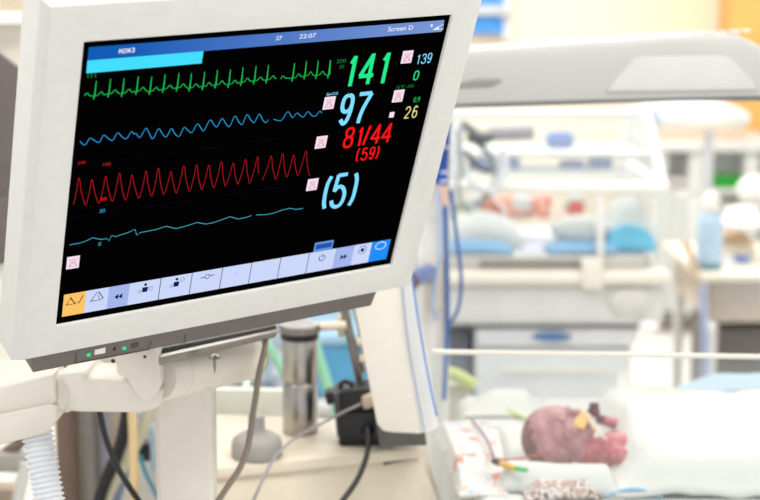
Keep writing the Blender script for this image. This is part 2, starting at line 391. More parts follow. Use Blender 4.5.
# arterial pressure
PK = [(78.9, 178), (92.1, 179.6), (105.8, 176.5), (119.5, 173.1), (132.2, 174.8), (146.1, 171.2), (158.4, 168.3), (170.9, 171.7), (183.8, 165.7), (196.6, 164.7), (208.8, 165), (221.4, 161.6), (233.2, 163), (245.6, 159.4), (257.6, 157)]
TRO = [(85.9, 204.8), (99.3, 203), (112.7, 201), (125.7, 200), (139.2, 198), (151.9, 196), (163.9, 194.5), (176.6, 192.6), (189.8, 191), (202, 189.4), (214, 187.6), (225.4, 186), (238, 184), (250, 183)]
PK2 = [(271, 156), (282.6, 153.6), (293.6, 155), (305.8, 151)]
TRO2 = [(275.8, 179), (286.8, 177), (298, 175.4)]
def art(PK, TR, st, en):
    pts = [st]
    for i, (u, v) in enumerate(PK):
        pu, pv = TR[i-1] if i else st; nu, nv = TR[i] if i < len(TR) else en
        pts += [(pu+(u-pu)*.55, pv+(v-pv)*.5), (u-.9, v+2.2), (u, v), (u+.9, v+2.6), (u+(nu-u)*.3, v+(nv-v)*.45), (u+(nu-u)*.66, v+(nv-v)*.82)]
        pts.append((nu, nv))
    return [L2(*p) for p in pts]
ribbons('arterial_pressure_trace', [smooth2(art(PK, TRO, (73.4, 204.8), (258.6, 173.4)), 4), smooth2(art(PK2, TRO2, (262.4, 180.4), (309.8, 175.6)), 4)], G_rtr, .0006)
text_px('200', (77.5, 164.5), (85.5, 164), (77.8, 161.5), 'pressure_scale_text', G_rtr); text_px('100', (102.6, 166.3), (110.4, 165.7), (103, 163), 'pressure_scale_text', G_rtr); text_px('50', (100, 201), (106, 200.5), (100.4, 197.6), 'pressure_scale_text', G_red)
# venous pressure
vp = [(69.5, 244.8), (75, 243.8), (80, 243), (87, 240.5), (92.5, 237.7), (97, 238.6), (101.5, 239.5), (106.5, 238.5), (108.8, 240.6), (111.6, 235.6), (116, 236.6), (120, 235), (128, 232.5), (135, 229.3), (136.8, 235.4), (140, 232.6), (148, 231), (156, 229.4), (166, 226.2), (176, 228.6), (186, 226), (197, 222.4), (206, 224), (213, 222.6), (222, 219.6), (230, 216.6), (238, 219), (246, 217.4), (251.6, 215.4)]
vp2 = [(256, 214.8), (266, 214.6), (274, 213), (282, 210), (290, 208.2), (296, 209.4), (303, 208.3)]
ribbons('venous_pressure_trace', [[L2(*p) for p in vp], [L2(*p) for p in vp2]], G_teal, .0008)
text_px('30', (99.3, 213), (104.8, 212.6), (99.8, 209.3), 'venous_scale_text', G_tr); text_px('0', (98, 246), (100.8, 245.8), (98.4, 242.2), 'venous_scale_text', G_teal)
for a, c in (((70, 168), (300, 135)), ((66, 219), (300, 184)), ((70, 247), (300, 212)), ((74, 150), (330, 105))): ribbons('grid_line', [[L2(*a), L2(*c)]], G_navy, .0006, ZS)
# figures
def num(s, bl_, br2, tl2, name, m, grow=0.0006):
    o = text_px(s, bl_, br2, tl2, name, m)
    return o
def fig(chars, name, m, wd):
    mb = MB()
    for ch, (bl_, br2, tl2) in chars:
        a = L2(*bl_); c = L2(*br2); t = L2(*tl2); X0 = a[0]; Y0 = a[1]; W_ = c[0]-a[0]; H_ = t[1]-a[1]
        for st in STROKES[ch]:
            closed = st[0] == 'c'; pts = st[1]
            pts = [(X0+wd/2+x*(W_-wd), Y0+wd/2+y*(H_-wd)) for x, y in pts]
            if closed: pts = smooth2(pts+[pts[0]], 5)
            elif st[0] == 's': pts = smooth2(pts, 5)
            ribbon_pts(pts, wd, ZS+.0001, mb)
    return mb.build(name, m, scr, 0)
OV = [(.5, 1), (.15, .9), (0, .5), (.15, .1), (.5, 0), (.85, .1), (1, .5), (.85, .9)]
STROKES = {
 '0': [('c', OV)],
 '1': [('l', [(.15, .76), (.75, .98)]), ('l', [(.75, 1.02), (.75, -.03)])],
 '2': [('s', [(.04, .74), (.2, .95), (.5, 1), (.82, .93), (.95, .72), (.8, .5), (.3, .2), (.03, 0)]), ('l', [(0, 0), (1, 0)])],
 '3': [('s', [(.04, .8), (.2, .96), (.5, 1), (.85, .92), (.92, .75), (.8, .58), (.45, .53)]), ('s', [(.45, .53), (.85, .46), (1, .27), (.85, .06), (.5, 0), (.15, .06), (.02, .24)])],
 '4': [('l', [(.76, 1.0), (.0, .27)]), ('l', [(-.05, .27), (1.08, .27)]), ('l', [(.76, 1.03), (.76, -.03)])],
 '5': [('l', [(.92, 1), (.16, 1)]), ('l', [(.18, 1.02), (.08, .5)]), ('s', [(.08, .5), (.35, .63), (.7, .6), (.96, .42), (.96, .2), (.75, .03), (.4, 0), (.12, .08), (.0, .22)])],
 '6': [('c', [(.5, .58), (.15, .5), (.02, .28), (.15, .06), (.5, 0), (.85, .06), (.98, .29), (.85, .51)]), ('s', [(.02, .28), (.06, .6), (.25, .9), (.55, 1), (.9, .84)])],
 '7': [('l', [(-.02, 1), (1.0, 1)]), ('s', [(1.0, 1), (.62, .6), (.42, .3), (.34, -.03)])],
 '8': [('c', [(.5, 1), (.16, .93), (.06, .76), (.2, .58), (.5, .54), (.8, .58), (.94, .76), (.84, .93)]), ('c', [(.5, .54), (.13, .46), (0, .25), (.15, .06), (.5, 0), (.85, .06), (1, .25), (.87, .46)])],
 '9': [('c', [(.5, 1), (.15, .94), (.02, .71), (.15, .49), (.5, .42), (.85, .5), (.98, .72), (.85, .94)]), ('s', [(.98, .72), (.94, .4), (.75, .1), (.45, 0), (.1, .16)])],
 '/': [('l', [(.0, -.02), (1.0, 1.02)])],
 '(': [('s', [(.9, 1.0), (.25, .78), (.1, .5), (.25, .2), (.75, 0)])],
 ')': [('s', [(.2, 1.0), (.8, .8), (.9, .5), (.75, .22), (.1, 0)])],
}
fig([('1', ((343.8, 88), (352.6, 87.3), (349, 55))), ('4', ((355.7, 86.4), (371.9, 85), (361, 53.4))), ('1', ((376.2, 85), (385.2, 84.4), (381.4, 51.8)))], 'heart_rate_number', G_grn, .0042)
fig([('9', ((336, 126.4), (349.8, 124.8), (341.7, 94))), ('7', ((351.6, 124.9), (367.2, 123.6), (357.9, 92.4)))], 'oxygen_saturation_number', G_cyn, .0042)
fig([('8', ((341.6, 149), (351.8, 147.6), (345, 127.4))), ('1', ((355, 147), (360.4, 146.6), (358.6, 127))), ('/', ((361.4, 146), (367.4, 145.6), (365, 125.4))), ('4', ((368.6, 145), (378.8, 144), (372.2, 124.4))), ('4', ((379.4, 143.6), (389.8, 142.6), (383, 123.4)))], 'arterial_pressure_number', G_red, .0026)
fig([('(', ((354.6, 162.4), (357.8, 162), (358.2, 147.4))), ('5', ((359.6, 161), (366.4, 160.4), (362, 148))), ('9', ((367.6, 160), (373.4, 159.4), (369.8, 147))), (')', ((374.4, 159.6), (377.6, 159.2), (377.4, 145.6)))], 'mean_pressure_number', G_red, .0018)
fig([('(', ((319.4, 211), (326.8, 210.2), (325.2, 175.4))), ('5', ((327.6, 209.6), (343.4, 207.4), (334, 174.2))), (')', ((346, 207.6), (353.4, 206.6), (352, 172)))], 'venous_pressure_number', G_cyn, .0042)
fig([('1', ((415.4, 64.6), (418.8, 64.2), (418, 54.4))), ('3', ((420.2, 64), (425.2, 63.4), (422.4, 53.8))), ('9', ((426, 63.4), (430.6, 62.8), (428, 53)))], 'pulse_rate_number', G_cyn, .0011)
fig([('0', ((412.4, 80.6), (417.8, 80), (414.8, 70.6)))], 'extra_beat_number', G_grn, .0012)
fig([('2', ((403.4, 118.8), (409, 118.2), (406, 106.6))), ('6', ((411, 118), (416.2, 117.4), (413, 105.8)))], 'respiration_number', G_yel, .0012)
text_px('SpO2', (326, 96.4), (337.6, 95.4), (326.6, 93), 'oxygen_label_text', G_cyn)
text_px('ST-III', (396, 89), (413, 87.4), (396.6, 85.8), 'st_label_text', G_dgrn)
text_px('0.9', (412.8, 102.4), (419.4, 101.6), (413.6, 97.2), 'st_value_text', G_grn2)
text_px('200', (336, 63.4), (345.6, 62.6), (336.6, 59.4), 'limit_text', G_dgrn); text_px('50', (339, 68.6), (343.6, 68.2), (339.6, 65), 'limit_text', G_dgrn)
STROKES.update({'M': [('l', [(0, -.05), (0, 1.05)]), ('l', [(0, 1), (.5, .4), (1, 1)]), ('l', [(1, 1.05), (1, -.05)])], 'N': [('l', [(0, -.05), (0, 1.05)]), ('l', [(0, 1), (1, 0)]), ('l', [(1, -.05), (1, 1.05)])], 'O': [('l', [(0, 0), (0, 1), (1, 1), (1, 0), (-.12, 0)])]})
fig([('M', ((118.6, 53.8), (122, 53.5), (119.1, 48.8))), ('O', ((123, 53.4), (126.2, 53.1), (123.5, 48.4))), ('N', ((127.2, 53), (130.4, 52.7), (127.7, 48))), ('3', ((131.4, 52.6), (134.6, 52.3), (131.9, 47.6)))], 'bed_name_text', G_wht, .0008)
# alarm-off tiles
def tile(u, v, s=None, w_=11.2, h_=12, name='alarm_tile'):
    a = L2(u, v); wx = w_*.001045*1.0; hy = h_*.00108
    o = rect(a[0]-wx/2, a[1]+hy/2, a[0]+wx/2, a[1]-hy/2, name, G_pnk, ZS+.0001)
    if w_ > 7:
        k = .32
        mb = MB()
        for dx0, dy0, dx1, dy1 in ((-k, -k, k, k), (-k, k, k, -k), (-k, -k, -.02, k), (.02, k, k, -k), (-k, -k, k, -k)):
            ribbon_pts([(a[0]+dx0*wx, a[1]+dy0*hy), (a[0]+dx1*wx, a[1]+dy1*hy)], .0006, ZS+.0002, mb)
        mb.build('alarm_mark', G_pk2, scr, 0)
for u, v in ((407.2, 57), (398.3, 96), (329.2, 103), (321.2, 142.2), (312.4, 184.6), (73, 262.5)): tile(u, v)
tile(391.8, 114.8, w_=5, h_=5.4)
# softkeys, each bounded by photo corners along the strip
KT = lambda u: 294.6 + (u-64.2)*(239.2-294.6)/(391-64.2)        # top edge of the strip
A0 = L2(64.2, 294.8); A1 = L2(391, 239.4); B0 = L2(62.2, 315.6); B1 = L2(385.6, 260.2)
kx0, kx1 = A0[0], A1[0]; ky1 = (A0[1]+A1[1])/2; ky0 = (B0[1]+B1[1])/2
bounds = [64.2, 86.4, 109.2, 130.2, 161.7, 193, 223.4, 252.6, 281.6, 310.2, 336.4, 355, 372.4, 391]
mats_ = [G_org, G_key, G_key2] + [G_key]*7 + [G_key2, G_key, G_kbl]
kxs = []
for i in range(13):
    xa_ = L2(bounds[i], KT(bounds[i]))[0]; xb_ = L2(bounds[i+1], KT(bounds[i+1]))[0]
    gap = .0009 if 3 <= i <= 8 else .0001
    rect(xa_, ky1, xb_-gap, ky0, 'softkey', mats_[i]); kxs.append((xa_, xb_))
hk = ky1-ky0
def icon(i, name, runs, m, wd=.0009, closed=False, dx=0):
    c = (kxs[i][0]+kxs[i][1])/2+dx; yb_ = ky0
    ribbons(name, [[(c+x*hk, yb_+y*hk) for x, y in r] for r in runs], m, wd, ZS+.0002, closed)
def fill(i, name, polys, m, dx=0):
    c = (kxs[i][0]+kxs[i][1])/2+dx; mb = MB()
    for r in polys: mb.solid([LW((c+x*hk, ky0+y*hk, ZS+.0003)) for x, y in r], MZ*-.0002)
    mb.build(name, m, scr, 0)
circ = lambda cx, cy, r, n=14: [(cx+r*math.cos(2*math.pi*k/n), cy+r*math.sin(2*math.pi*k/n)) for k in range(n)]
tri = [(-.16, .58), (-.02, .82), (.14, .58), (-.16, .58)]
icon(0, 'bell_icon', [[(-.32, .52), (-.14, .84), (0, .52), (-.32, .52)], [(-.2, .84), (.06, .5)], [(.1, .6), (.17, .5), (.32, .86)]], G_brn)
icon(1, 'bell_icon', [[(-.24, .5), (-.02, .88), (.12, .5), (-.24, .5)], [(.04, .9), (.26, .54), (.12, .5)]], G_ink)
fill(2, 'arrow_icon', [[(-.16, .5), (-.01, .62), (-.01, .38)], [(0, .5), (.15, .62), (.15, .38)]], G_ink)
for i in (3, 4):
    fill(i, 'person_icon', [circ(0, .84, .06), [(-.1, .5), (-.12, .72), (.12, .72), (.1, .5)]], G_ink); icon(i, 'person_mark', [circ(-.2, .56, .06), circ(.24, .62 if i == 3 else .78, .08)], G_inkg, .0006, True)
icon(5, 'zero_icon', [circ(0, .72, .1)], G_ink, .0007, True); icon(5, 'zero_mark', [[(-.3, .7), (-.12, .71)], [(.12, .73), (.3, .75)]], G_ink)
icon(6, 'faint_mark', [[(-.06, .66), (.06, .67)], [(-.02, .56), (.06, .57)]], G_key2); icon(7, 'faint_mark', [[(-.1, .64), (-.04, .65)], [(.06, .72), (.12, .73)], [(.08, .55), (.1, .62)]], G_key2)
icon(9, 'power_icon', [[(.14*math.cos(a), .66+.14*math.sin(a)) for a in [math.pi/2+.6+k*(2*math.pi-1.2)/12 for k in range(13)]], [(0, .68), (0, .84)]], G_ink)
fill(10, 'arrow_icon', [[(.16, .52), (.01, .64), (.01, .4)], [(0, .52), (-.15, .64), (-.15, .4)]], G_ink)
icon(11, 'camera_icon', [circ(0, .7, .19, 18)], G_ink, .0006, True); fill(11, 'camera_lens', [circ(0, .7, .09)], G_ink)
icon(12, 'loop_icon', [[(.26*math.cos(a), .76+.18*math.sin(a)) for a in [k*math.pi/9 for k in range(18)]]], G_wht, .0009, True)
xs_ = L2(314, 249)[0]; xe_ = L2(332.4, 247)[0]; yy1 = (L2(314.6, 243.6)[1]+L2(333, 239.6)[1])/2
rect(xs_, yy1, xe_, ky1, 'key_tab', G_tab, ZS+.0001); dyt = yy1-ky1
rect(xs_+.0016, yy1-dyt*.2, xe_-.0016, ky1+dyt*.3, 'key_tab_caption', G_tab2, ZS+.0003)
# grey lower strip with lamps
zr = -.006
yg = y0
s0, s1 = LP(33.5, 373, zr), LP(372, 305.5, zr)
sx0 = LP(33, 372, zr).x; sy0 = (s0.y+s1.y)/2; sx1 = LP(378, 293, zr).x
MB().solid([LW(p) for p in ((sx0-.004, yg+.006, zr), (sx0, sy0, zr), (sx1-.005, sy0, zr), (sx1, yg+.006, zr))], MZ*-.05, .001).build('lower_strip', M_grey, mon)
def strip_px(poly, name, m, z=zr+.0006, th=.001):
    return MB().solid([LW(LP(u, v, z)) for u, v in poly], MZ*-th).build(name, m, mon, 0)
M_lg = glow('lit_lamp_green', (40, 235, 150), 1.0)
for u, v in ((88.5, 354.5), (124, 347.8)):
    c = LP(u, v, zr); MB().lathe(LW((c.x, c.y, zr-.001)), MZ, [(.0019, 0), (.0019, .0022), (.0012, .0028)], 16).build('indicator_lamp', M_lg, mon)
strip_px([(95, 350), (105.6, 347.6), (105.2, 353), (94.6, 355)], 'sticker', M_white)
strip_px([(113.4, 347.8), (116, 347.2), (115.8, 350.4), (113.2, 351)], 'sensor_window', M_black); strip_px([(131.6, 344.4), (139, 342.8), (138.6, 347), (131.2, 348.6)], 'sensor_window', M_dark)
for poly in ([(76.4, 353.4), (77.2, 353.2), (75.6, 363), (74.8, 363.2)], [(150.6, 341.4), (151.4, 341.2), (149.8, 349.6), (149, 349.8)], [(185.6, 333.6), (186.4, 333.4), (184.6, 343.6), (183.8, 343.8)], [(75.4, 363.2), (149.4, 349.2), (149.2, 350), (75.2, 364)]): strip_px(poly, 'seam', M_dark, zr+.0004, .0008)

# ================================================================== MONITOR ARM
arm = thing('monitor_arm', 'warm white jointed support arm and square post carrying the patient monitor', 'support arm', P(186, 500, 1.52))
ax = (P(245, 362, 1.62)-P(152, 378, 1.46)).normalized()
b = MB(); ppx([(-60, 402), (53, 374), (56, 404), (-60, 426)], 1.43, .05, .003, b); b.hull8([P(u, v, 1.43) for u, v in ((-60, 402), (53, 374), (54, 380), (-60, 408))], [P(u, v, 1.50) for u, v in ((-60, 366), (53, 352), (54, 372), (-60, 400))], .003); b.build('arm_link', M_arm, arm)
b = MB(); ppx([(-60, 427), (50, 405), (57, 407), (57, 418), (53, 427), (44, 434), (-60, 462)], 1.425, .055, .003, b); b.build('arm_cover', M_arm, arm)
b = MB(); q0 = P(44, 391, 1.45); q1 = P(66, 390, 1.47); d = (q1-q0)
b.lathe(q0, d, [(.0195, 0), (.0225, .002), (.0225, .016), (.0205, .0175), (.0205, .019), (.0225, .02), (.0228, d.length)], 40); b.build('collar', M_arm, arm)
ppx([(58, 374), (84, 371), (87, 379), (132, 381), (150, 386), (163, 390), (160, 407), (150, 411), (138, 413.5), (74, 412.5), (62, 409)], 1.446, .075, .008, ).build('elbow', M_arm, arm)
ppx([(80, 345), (128, 342), (128, 368), (80, 368)], 1.535, .03, .004).build('elbow_rear_block', M_arm, arm)
ppx([(116, 350), (131, 346), (156, 346), (160, 386), (156, 396), (149, 401.5), (141, 399), (132, 388), (126, 378), (116, 374.5)], 1.430, .09, .0035).build('knuckle', M_arm, arm)
for u, v in ((145, 356.5), (113, 361)):
    MB().ell(P(u, v, 1.431), (.0022, .0016, .0022), n=8).build('bolt', M_black, arm)
b = MB(); q0 = P(156, 377, 1.47); q1 = P(249, 357, 1.66); d = q1-q0; L_ = d.length
b.lathe(q0, d, [(.024, 0), (.0255, .003), (.0255, .03), (.0246, .031), (.0246, .033), (.0258, .034), (.0262, L_-.008), (.023, L_-.001), (.015, L_)], 48); b.build('tilt_barrel', M_arm, arm)
MB().lathe(q1-d.normalized()*.002, d, [(.024, 0), (.0245, .004), (.02, .005)], 40).build('barrel_cap', mat('olive_trim', (150, 165, 90), .5, var=.03), arm)  # olive colour paints the green-lit edge of the barrel end
# post down to the floor
pc = P(186.5, 382, 1.56); wpx = 56.5*SC(1.53)
MB().box((pc.x, 1.56, (pc.z+.02)/2), (wpx, .05, pc.z-.02), bev=.004, seg=3).build('post', M_arm, arm)
MB().box((pc.x-wpx/2-.001, 1.555, .58), (.004, .03, 1.1), bev=.001).build('post_trim', M_arm, arm)
MB().box((pc.x, 1.56, .012), (.3, .3, .024), bev=.008).build('post_base', M_arm, arm)
# rail under the screen
bk = V((-.45, .9, 0)).normalized()
MB().solid([P(157, 358, 1.435), P(279, 330.5, 1.62), P(275.5, 337.5, 1.62), P(158.4, 365.8, 1.435)], bk*.03, .001).build('mounting_rail', M_dsteel, arm)
MB().solid([P(148, 351, 1.445), P(276, 325, 1.63), P(278, 331.5, 1.63), P(156.5, 359, 1.445)], bk*.03, .0008).build('rail_slot', M_black, arm)
hk_ = P(214.5, 358.5, 1.49)
MB().lathe(hk_+V((0, 0, .001)), (0, 0, -1), [(.002, -.004), (.0062, -.001), (.0066, 0), (.005, .0012), (.0018, .002), (.0016, .008), (.0005, .0165)], 20).build('hanging_screw', M_dsteel, arm)

# ================================================================== LEFT DEVICE behind monitor
dv = thing('ventilator', 'white slant-topped ventilator with dark grey face partly behind the patient monitor', 'ventilator', P(-30, 300, 1.85))
b = MB(); YD = 1.75
b.hull8([P(u, v, YD) for u, v in ((-120, -10), (40, 100), (30, 300), (-120, 330))], [P(u, v, YD+.3) for u, v in ((-110, 5), (60, 110), (50, 290), (-110, 310))], .004); b.build('body', M_white, dv)
ppx([(-115, -38), (17.3, 67.5), (11.5, 190), (-115, 236)], YD-.012, .02, .002).build('front_panel', M_grey, dv)
ppx([(-115, 240), (11.3, 193), (9, 262), (-115, 300)], YD-.012, .02, .002).build('lower_panel', M_grey, dv)
ppx([(-120, 12), (60, 12), (60, 25), (-120, 25)], YD+.32, .1, .004).build('top_shelf', M_white, dv)
ppx([(-120, 25), (60, 25), (60, 110), (-120, 110)], YD+.36, .1).build('rear_cover', M_cream, dv)
xq = P(-110, 300, 1.9).x; MB().box((xq, 1.92, .55), (.16, .24, 1.1), bev=.01).build('cabinet', M_white, dv)
MB().box((xq, 1.92, .01), (.3, .36, .02), bev=.005).build('base', M_dark, dv)

# ================================================================== TROLLEY with its things
ZT = .93
tr = thing('equipment_trolley', 'beige equipment trolley whose top carries the steel cylinder and black power box', 'trolley', P(300, 500, 1.95)*1.0)
tr.location.z = 0
f0, f1 = Pz(176, 472, ZT), Pz(424, 447, ZT); k0, k1 = Pz(176, 412, ZT), Pz(418, 421, ZT)
MB().solid([f0, f1, k1, k0], (0, 0, -.016), .004).build('top', M_beige, tr)
nrm = V(((f1-f0).y, -(f1-f0).x, 0)).normalized()
g0, g1 = f0-nrm*.006-V((0, 0, .016)), f1-nrm*.006-V((.008, 0, .016))
bt = P(462, 512, 1.86); sl = (bt-g1); sl = sl/abs(sl.z)*.9
kk1 = k1-V((0, 0, .016)); kk0 = k0-V((0, 0, .016)); dz = V((0, 0, -.885))
MB().hull8([g0, g1, kk1, kk0], [g0+V((0, 0, -.09)), g1+V((.045, 0, -.09)), kk1+V((.03, 0, -.09)), kk0+V((0, 0, -.09))], .004).build('body', M_beige, tr)
MB().hull8([p+V((0, 0, -.09)) for p in (g0, g1, kk1, kk0)], [p+V((0, 0, -.885)) for p in (g0, g1, kk1, kk0)], .004).build('cupboard', M_beige, tr)
def on_face(u, v):
    dd = ray(u, v); n = nrm; t = (g0-CO).dot(n)/dd.dot(n); return CO+dd*t
for u, v in ((398.5, 484), (231, 492)):
    MB().lathe(on_face(u, v)-nrm*.002, nrm, [(.008, 0), (.008, .003), (.0055, .003), (.0055, .002), (.0012, .002)], 24).build('screw_cap', M_beige, tr)
q = [on_face(u, v)+nrm*.0005 for u, v in ((384, 462), (418, 455), (418, 458), (384, 465))]
MB().solid(q, -nrm*.002).build('seam', M_dark, tr)
ppx([(180, 388), (292, 391), (292, 428), (180, 428)], 2.10, .02, .003).build('back_panel', mat('pale_green_grey_plastic', (222, 224, 212), .5, var=.02), tr)
for du in ((200, 1.95), (395, 1.95)):
    c = P(du[0], 480, du[1]); MB().lathe((c.x-.02, c.y-.012, .03), (1, 0, 0), [(.022, 0), (.028, .004), (.028, .02), (.022, .024)], 24).build('caster', M_dark, tr)
# slanting white panel and the dark block for the shade beneath it
pn = thing('hood_panel', 'white slanting double-skinned plastic panel with blue edge lines behind the monitor corner', 'panel', P(400, 440, 1.74))
ppx([(346, 262), (398, 262), (402, 300), (421, 434), (392, 432.5), (383, 431), (377, 424)], 1.735, .012, .0018).build('panel', M_arm, pn)
ppx([(397, 262), (411, 262), (413, 285), (437, 414), (436.6, 429), (432, 431.5), (420, 433.5), (404, 320)], 1.742, .03, .0018).build('edge_panel', M_white, pn)
b = MB(); b.tube([P(401, 270, 1.733), P(407, 335, 1.733), P(414.6, 380, 1.733), P(424.6, 431, 1.733)], .0007); b.build('blue_piping', mat('faded_blue_piping', (120, 150, 204), .5, var=.03), pn)
b = MB(); b.tube([P(411.6, 270, 1.735), P(413.2, 286, 1.735), P(420, 330, 1.735), P(430, 385, 1.735), P(437, 416, 1.735)], .0012); b.build('blue_edging', M_mblue, pn)
ppx([(376, 424), (424, 425), (427, 446), (380, 448)], 1.80, .06, .002).build('foot', mat('foot_grey_plastic', (88, 88, 82), .55, var=.05), pn)  # added block, its dark grey stands in for the shaded recess under the panel
MB().lathe(P(408.5, 396, 1.736), (0, -1, 0), [(.0018, 0), (.0018, .002), (.0008, .003)], 12).build('rivet', M_white, pn)
# steel cylinder
cb = Pz(300.5, 432, ZT); r = .0236
cy = thing('steel_cylinder', 'upright brushed steel cylinder with black ring and flat grey cap on the trolley', 'cylinder', cb)
MB().lathe(cb, (0, 0, 1), [(r*.96, 0), (r, .002), (r, .069), (r*.97, .070)], 48).build('lower_sleeve', M_steel, cy)
MB().lathe(cb, (0, 0, 1), [(r*.93, .069), (r*.93, .074)], 48).build('joint_ring', M_dsteel, cy)
MB().lathe(cb, (0, 0, 1), [(r*.97, .073), (r, .074), (r, .129), (r*.96, .130)], 48).build('upper_sleeve', M_steel, cy)
MB().lathe(cb, (0, 0, 1), [(r*1.04, .129), (r*1.08, .131), (r*1.08, .136), (r*1.0, .138)], 48).build('black_ring', M_black, cy)
MB().lathe(cb, (0, 0, 1), [(r*1.0, .137), (r*1.16, .1385), (r*1.18, .147), (r*1.1, .149), (.002, .1495)], 48).build('cap', M_dsteel, cy)
b = MB(); b.tube([cb+V((.012, .005, .143)), cb+V((.04, .0, .146)), cb+V((.062, -.002, .148))], .006); b.build('cap_arm', M_beige, cy)
# clamp rod right of the cylinder
rd = thing('clamp_rod', 'tilted steel clamp rod hanging between cylinder and white panel', 'rod', P(361, 384, 1.93))
b = MB(); b.tube([P(340, 290, 1.93), P(350, 335, 1.93), P(360, 381, 1.93)], .006, 14, smooth=False); b.build('rod', M_dsteel, rd)
b = MB(); b.tube([P(352, 290, 1.93), P(360, 330, 1.93), P(364, 372, 1.93)], .0035, 12, smooth=False); b.build('thin_rod', M_steel, rd)
for v, uu in ((341, 356), (358, 359)):
    MB().box(P(uu+6, v, 1.93), (.016, .014, .01), bev=.002).build('clamp', M_beige, rd)
ppx([(336, 318), (350, 314), (352, 336), (338, 338)], 1.93, .02, .003).build('bracket', M_beige, rd)
# grey bulb on the trolley
bb = Pz(257, 456, ZT)
bu = thing('rubber_bulb', 'squat grey domed base with a short neck on the trolley top', 'bulb', bb)
MB().lathe(bb, (0, 0, 1), [(.030, 0), (.0325, .003), (.0325, .017), (.030, .024), (.022, .0295), (.013, .032), (.0108, .036)], 48).build('dome', mat('grey_rubber', (158, 154, 150), .6, var=.03), bu)
MB().lathe(bb, (0, 0, 1), [(.0108, .035), (.0102, .050), (.0106, .053), (.008, .055)], 32).build('neck', M_grey if False else mat('grey_rubber', (158, 154, 150)), bu)
# black power box
YB = 1.86; pb = thing('power_box', 'black plastic power supply box with a carrying lug on the beige trolley', 'power box', Pz(368, 447, ZT))
ppx([(333, 392), (396, 386), (396, 424), (336, 426)], YB+.002, .05, .004).build('upper_case', M_black, pb)
ppx([(337, 414), (397, 411), (397, 444), (339, 447)], YB-.008, .055, .004).build('lower_case', M_black, pb)
ppx([(333, 394), (339, 393.4), (343, 436), (337, 437)], YB-.002, .04, .001).build('side_rib', M_dark, pb)
b = MB(); b.tube([P(340, 391, YB+.02), P(341, 384, YB+.02), P(346, 381.5, YB+.02), P(351, 384, YB+.02), P(353, 390, YB+.02)], .0032); b.build('carrying_lug', M_black, pb)
ppx([(324, 394), (336, 391), (336, 404), (327, 406)], YB+.01, .03, .003).build('side_lug', M_black, pb)
ppx([(361, 399), (373, 394), (375, 407), (364, 411)], YB-.012, .02, .003).build('connector', mat('tan_plug', (188, 172, 150), .5, var=.03), pb)
MB().lathe(P(368, 430, YB-.008), (0, -1, .0), [(.008, 0), (.008, .006), (.005, .016), (.004, .018)], 20).build('cord_socket', mat('navy_plug', (26, 28, 44), .4, var=.05), pb)
def cable(name, label, cat, pts, r, m, n=10, group=None):
    return tag(MB().tube(pts, r, n).build(name, m), label, cat, group)
cable('cable', 'thin lavender grey cable running from the black power box across the trolley', 'cable', [P(361, 404, YB-.016), P(340, 414, 1.82), P(310, 430, 1.80), P(290, 442, 1.79), P(272, 462, 1.74), P(258, 490, 1.70), P(248, 515, 1.70)], .0018, mat('lavender_grey_cable', (150, 144, 150), .5, var=.03))
cable('cord', 'black mains cord hanging down from the front of the black power box', 'cord', [P(368, 431, YB-.028), P(368.5, 442, 1.81), P(366, 458, 1.78), P(357, 480, 1.75), P(341, 503, 1.72), P(330, 520, 1.72)], .0036, M_black)
cable('cable', 'taupe grey cable looping down from behind the monitor beside the post', 'cable', [P(266, 335, 1.62), P(264.5, 350, 1.60), P(259, 373, 1.585), P(256, 395, 1.58), P(252, 420, 1.57), P(248, 446, 1.56), P(240, 468, 1.555), P(228, 486, 1.55), P(216, 505, 1.55), P(206, 525, 1.55)], .0035, mat('taupe_cable', (140, 128, 116), .5, var=.03))
cable('cord', 'thick black cord dropping from the arm elbow between corrugated hose and post', 'cord', [P(98, 400, 1.66), P(101, 418, 1.66), P(107, 442, 1.65), P(117, 466, 1.64), P(130, 488, 1.63), P(142, 506, 1.63), P(150, 520, 1.63)], .0036, M_black)
# corrugated hose
h0, h1 = P(36, 426, 1.45), P(53, 525, 1.42); d = h1-h0; L_ = d.length; prof = [(.010, 0)]
npk = 19
for i in range(npk):
    s = L_*(i+.1)/npk; pch = L_/npk; prof += [(.0138, s), (.0162, s+pch*.22), (.0162, s+pch*.5), (.0138, s+pch*.72)]
ho = MB().lathe(h0, d, prof, 32).build('corrugated_hose', mat('white_hose_plastic', (232, 234, 238), .4, var=.01), smooth=60)
tag(ho, 'white corrugated breathing hose hanging below the arm at its jointed cover', 'hose')

# ---- items low behind the arm
def strip_thing(name, label, cat, pts, r, m, group=None): return tag(MB().tube(pts, r, 14).build(name, m), label, cat, group)
st = thing('gas_column', 'tall silver and brown metal column behind the corrugated hose', 'column', P(88, 500, 2.35)); st.location.z = 0
def col_px(u0, u1, v0, Y, th, name, m, par, bev=.004):
    a = P(u0, v0, Y); c = P(u1, v0, Y); return MB().box(((a.x+c.x)/2, Y+th/2, a.z/2+.001), (c.x-a.x, th, a.z-.002), bev=bev).build(name, m, par)
col_px(52, 77, 360, 2.33, .05, 'brown_side', mat('brown_enamel', (128, 108, 94), .5, var=.05), st)
col_px(76, 92, 360, 2.30, .05, 'silver_rail', M_dsteel, st); col_px(92, 106, 360, 2.34, .05, 'grey_rail', mat('slate_enamel', (150, 150, 158), .5, var=.04), st); col_px(106, 122, 360, 2.36, .04, 'tan_side', mat('tan_enamel', (190, 172, 152), .5, var=.04), st)
lb = thing('floor_stand', 'grey angled metal struts low behind the hose at the picture edge', 'stand', P(10, 500, 2.1)); lb.location.z = 0
ppx([(-40, 452), (28, 456), (28, 474), (-40, 472)], 2.1, .03, .004).build('strut', mat('strut_grey', (176, 172, 166), .5, var=.03), lb)
